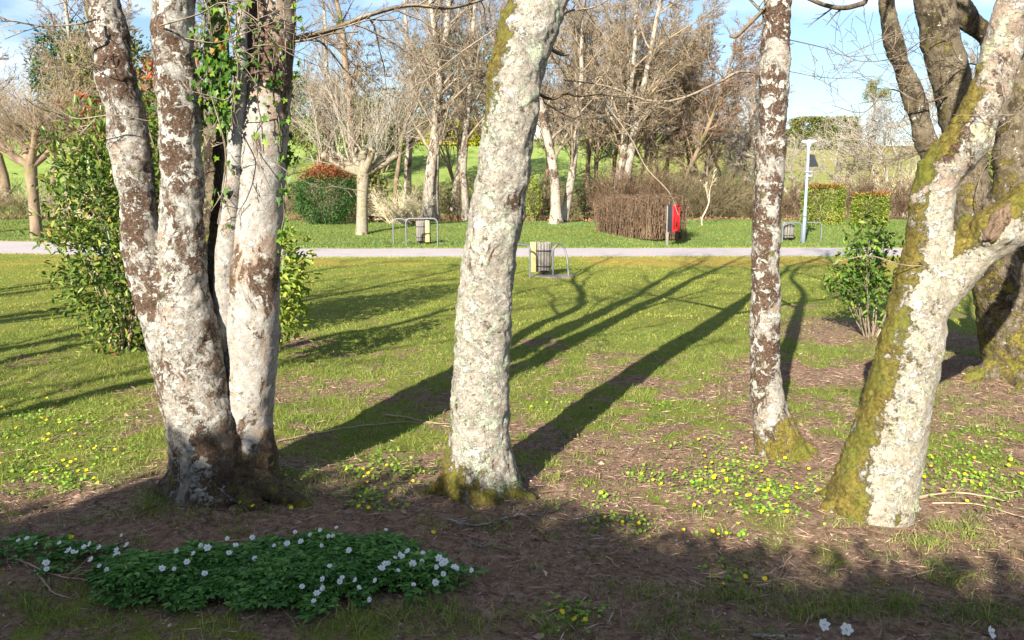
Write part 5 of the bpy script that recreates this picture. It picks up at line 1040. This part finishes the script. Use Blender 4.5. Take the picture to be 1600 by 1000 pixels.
def flower(name, px, py, up, pet, cen, label, cat, group, stemh, scale, seed):
    """flower head seen at (px,py): its ground point lies below"""
    r_ = random.Random(seed); q = gp(px, py)
    for _ in range(4):
        q = gp(px, py); t_ = math.hypot(q[1], CAMH - q[2]); dist = q[1]
        ray = P(px, py, q[1])[0] - g((0, 0, CAMH)); k = (stemh) / (CAMH - q[2]); pos = g((0, 0, CAMH)) + ray * (1 - k); break
    base = g((pos[0] + r_.gauss(0, .008), pos[1] + r_.gauss(0, .008), 0)); base[2] = float(hz(base[0], base[1]))
    o = empty(name, base, label, cat, group); top = pos - base
    a = r_.uniform(0, 6.28); tilt = r_.uniform(.35, 1.05) if up is None else up; az = r_.gauss(-1.75, .6); nrm = Vector((math.cos(az) * math.sin(tilt), math.sin(az) * math.sin(tilt), math.cos(tilt)))
    rot = nrm.to_track_quat('Z', 'Y').to_euler()
    mid = top * .6 + g((r_.gauss(0, .006), r_.gauss(0, .006), 0)); tubes_obj('stem', [(np.stack([g((0, 0, -.005)), mid, top]), g([.0012, .0011, .001]))], M['gstem'], o)
    p = bpy.data.objects.new('petals', r_.choice(pet)); COL.objects.link(p); p.parent = o; p.location = top; p.rotation_euler = rot; p.scale = (scale,) * 3
    if cen: s = bpy.data.objects.new('stamens', cen); COL.objects.link(s); s.parent = o; s.location = top; s.rotation_euler = rot; s.scale = (scale,) * 3
    return o
A1 = [(462, 833), (486, 836), (500, 828), (470, 846), (503, 853), (515, 839), (521, 839), (545, 860), (526, 825), (603, 829), (356, 843), (315, 853), (324, 856), (278, 862), (303, 865), (358, 864), (394, 840), (449, 850), (429, 854), (368, 854), (292, 878), (398, 873), (253, 888), (273, 890), (320, 898),
      (190, 880), (219, 881), (210, 892), (201, 904), (156, 885), (167, 890), (142, 874), (183, 860), (184, 867), (181, 869), (155, 855), (140, 850), (133, 856), (121, 864), (114, 862), (107, 860), (94, 850), (58, 850), (42, 841), (72, 880), (74, 890), (191, 837), (199, 852),
      (515, 885), (505, 905), (495, 927), (490, 939), (506, 920), (472, 917), (535, 903), (531, 909), (555, 906), (586, 907), (559, 920), (579, 937), (596, 888), (602, 882), (607, 880), (617, 872), (629, 870), (637, 861), (621, 893), (645, 881), (660, 877), (661, 866), (682, 886), (686, 872), (695, 878), (680, 910), (646, 915), (692, 897), (710, 887), (712, 890), (737, 891), (30, 846), (625, 866), (690, 882)]
def aplace(px, py):
    if px < 128: return 'anemone in the loose leaves left of the dense mat', 'anemones left of the dense leaf mat'
    if px < 230: return 'anemone above the left end of the dense leaf mat', 'anemones at the left end of the leaf mat'
    if px < 440: return 'anemone in the left half of the dense leaf mat', 'anemones in the left half of the leaf mat'
    if py < 864 and px < 615: return 'anemone along the far edge of the dense leaf mat', 'anemones along the far edge of the leaf mat'
    if px < 590: return 'anemone in the loose cluster at the front of the leaf mat', 'anemones at the front of the leaf mat'
    if px < 670: return 'anemone in the crowded cluster right of the mat centre', 'anemones in the crowded cluster'
    return 'anemone at the right end of the dense leaf mat', 'anemones at the right end of the leaf mat'
for i, (px, py) in enumerate(A1): lb_, gr_ = aplace(px, py); flower('wood_anemone', px, py, None, AP, AS, 'small white six-petalled ' + lb_, 'flower', gr_, .10 if px > 230 else .07, rd.uniform(.65, 1.1), 500 + i)
for i, (px, py, lb) in enumerate([(1287, 976, 'larger white anemone at the bottom edge, left of a close pair'), (1323, 983, 'white anemone at the bottom edge, right of the close pair'), (1548, 988, 'lone white anemone in the bottom right corner')]):
    flower('wood_anemone', px, py, 1.05, AP[:1], AS, lb, 'flower', 'white anemones at the bottom edge', .08, 1.4, 700 + i)
# celandines: round glossy leaves (ground cover) with yellow stars
CP = [(560, 728, 34, 14), (600, 738, 30, 14), (640, 740, 22, 10), (570, 770, 26, 12), (560, 785, 20, 8), (610, 790, 24, 8), (60, 740, 70, 20), (90, 750, 40, 14), (50, 650, 50, 20), (120, 655, 40, 18), (30, 690, 40, 16), (170, 700, 30, 14), (1080, 755, 50, 14), (1150, 765, 60, 14), (1200, 770, 60, 14), (1250, 765, 50, 16), (1100, 740, 50, 12),
      (1170, 720, 40, 14), (1160, 735, 40, 12), (1190, 800, 40, 8), (1220, 800, 24, 8), (1480, 735, 40, 14), (1520, 750, 50, 16), (1560, 745, 50, 14), (1570, 780, 40, 8), (1510, 712, 40, 10), (1000, 745, 30, 10), (930, 783, 30, 9), (970, 820, 36, 10), (1110, 690, 40, 10), (1130, 832, 24, 6), (450, 745, 16, 8), (400, 790, 24, 8), (1540, 680, 40, 10), (1150, 900, 22, 7), (900, 970, 26, 10), (880, 950, 20, 8), (1060, 635, 40, 8), (860, 640, 22, 8), (1430, 770, 24, 8)]
rs = np.random.default_rng(88); CX = []; FL = []
for px, py, sx, sy in CP:
    for k in range(int(sx * sy * .05) + 7):
        q = gp(px + rd.gauss(0, sx * .85), py + rd.gauss(0, sy * .8)); CX.append(q)
    for k in range(max(1, int(sx * sy / 140))): FL.append((px + rd.gauss(0, sx * .8), py + rd.gauss(0, sy * .7) - 3))
CX = np.array(CX); CX = np.repeat(CX, 4, 0) + rs.normal(0, [.05, .05, .003], (len(CX) * 4, 3)); CX[:, 2] += rs.uniform(.004, .022, len(CX))
a = rs.uniform(0, 6.283, len(CX)); V, F = leaves_geo(CX, np.stack([np.cos(a), np.sin(a), rs.uniform(-.1, .4, len(CX))], 1), rs.uniform(.012, .024, len(CX)), .95, .05, True, rs, .05)
tag(mk('celandine_leaves', V, F, M['celan']), 'bright green celandine leaf patches around the trunks', 'ground cover', kind='stuff')
FL += [(455, 793), (395, 790), (30, 822), (112, 840), (1135, 833), (1122, 835), (1195, 905), (1130, 912), (915, 968), (878, 955), (677, 832), (576, 793), (1220, 760), (945, 808), (1068, 828), (1085, 790)]
for i, (px, py) in enumerate(FL[:190]):
    pl_ = ('in the grass left of the four-stemmed tree' if px < 300 and py < 800 else 'in the shaded soil in front of the trunks' if py > 815 else 'between the four-stemmed tree and the centre trunk' if px < 700 else
           'in the small patches just right of the centre trunk' if px < 1015 else 'in the wide patch at the foot of the slender trunk' if px < 1300 else 'in the grass right of the forked trunk')
    flower('celandine', px, py, .5, YP, None, 'tiny yellow celandine star ' + pl_, 'flower', 'yellow celandines ' + pl_, .03, rd.uniform(.55, 1.0), 900 + i)

# ================================================================== FALLEN STICKS
def stick(rows, r, label, mat='stick', seed=0, nt=3, tl=.12, name='fallen_branch', z=.01):
    pts = []
    for a, b in rows: q = gp(a, b); pts.append((q[0], q[1], q[2] + r * .6 + z * .5 + rd.uniform(0, .008), r))
    pl = smooth_poly(pts, 10); n = len(pl); pl[:, 0] += fbm(np.arange(n) * .35, seed + .5, 7, 2) * .03; pl[:, 2] = .35 * pl[:, 2] + .65 * (hz(pl[:, 0], pl[:, 1]) + r * .6 + .006); rr = np.linspace(r, r * .4, n) * (.85 + .3 * fbm(np.arange(n) * .8, seed + 3., 9, 2)); T = [(pl[:, :3], rr)]; rs_ = random.Random(seed)
    for k in range(nt):
        i = rs_.randrange(1, n - 2); d = unit(pl[i + 1, :3] - pl[i, :3]); s = side(d, .8, rs_); s[2] = abs(s[2]) * .25; grow(T, pl[i, :3].copy(), unit(s), tl * rs_.uniform(.5, 1.2), rr[i] * .55, 0, dict(seg=[.03, .03], wig=[.15, .15], up=[-.2, 0], n=[2], start=[.3], ang=[.6], ratio=[.5], rmin=.0015), rs_)
    org = pl[0, :3]; V, F = tubes_geo(T); o = mk(name, V - org, F, M[mat], None, True); o.location = org; tag(o, label, 'branch'); return o
stick([(1425, 782), (1480, 774), (1530, 778), (1570, 788)], .012, 'bare brown fallen branch right of the forked trunk', seed=1, nt=3)
stick([(1450, 790), (1530, 792), (1600, 812), (1640, 818)], .008, 'thin brown fallen branch running out at the right edge', seed=2)
stick([(690, 815), (740, 825), (790, 812), (830, 808), (870, 815), (930, 808)], .009, 'lichen crusted twig on the shaded soil before the centre trunk', 'branchl', 3, 9, .1)
stick([(725, 848), (745, 858), (765, 853)], .008, 'short lichen crusted twig below the longer one', 'branchl', 4, 5, .06)
stick([(5, 868), (40, 885), (80, 903), (115, 908)], .007, 'curved bare twig at the lower left edge', 'stick', 5, 4, .15)
stick([(50, 895), (75, 925), (105, 938)], .005, 'second bare twig crossing the lower left corner', 'stick', 6, 2, .08)
stick([(430, 692), (500, 678), (560, 668), (640, 662), (700, 665)], .008, 'long brown stick lying across the left shadow', 'stick', 7, 3)
stick([(600, 650), (640, 656), (690, 664)], .008, 'short brown stick beside the long one', 'stick', 8, 1)
stick([(860, 655), (872, 680), (880, 700), (866, 672)], .005, 'forked pale twig in the shadow right of the centre trunk', 'branchl', 9, 5, .08)
stick([(940, 872), (960, 888)], .004, 'short pale twig lying on the shaded soil', 'stick', 10, 0)
stick([(1170, 998), (1210, 999), (1250, 998)], .009, 'pale straight stick at the bottom edge', 'branchl', 11, 0)
stick([(1100, 905), (1180, 912), (1240, 905)], .004, 'dark thin twig among the grass tufts', 'stick', 12, 3)
stick([(1415, 905), (1450, 893), (1480, 890)], .004, 'thin twig among the leaves at lower right', 'stick', 13, 2)
stick([(330, 850), (400, 845), (460, 825)], .004, 'thin reddish twig above the white flowers', 'stick', 14, 3)
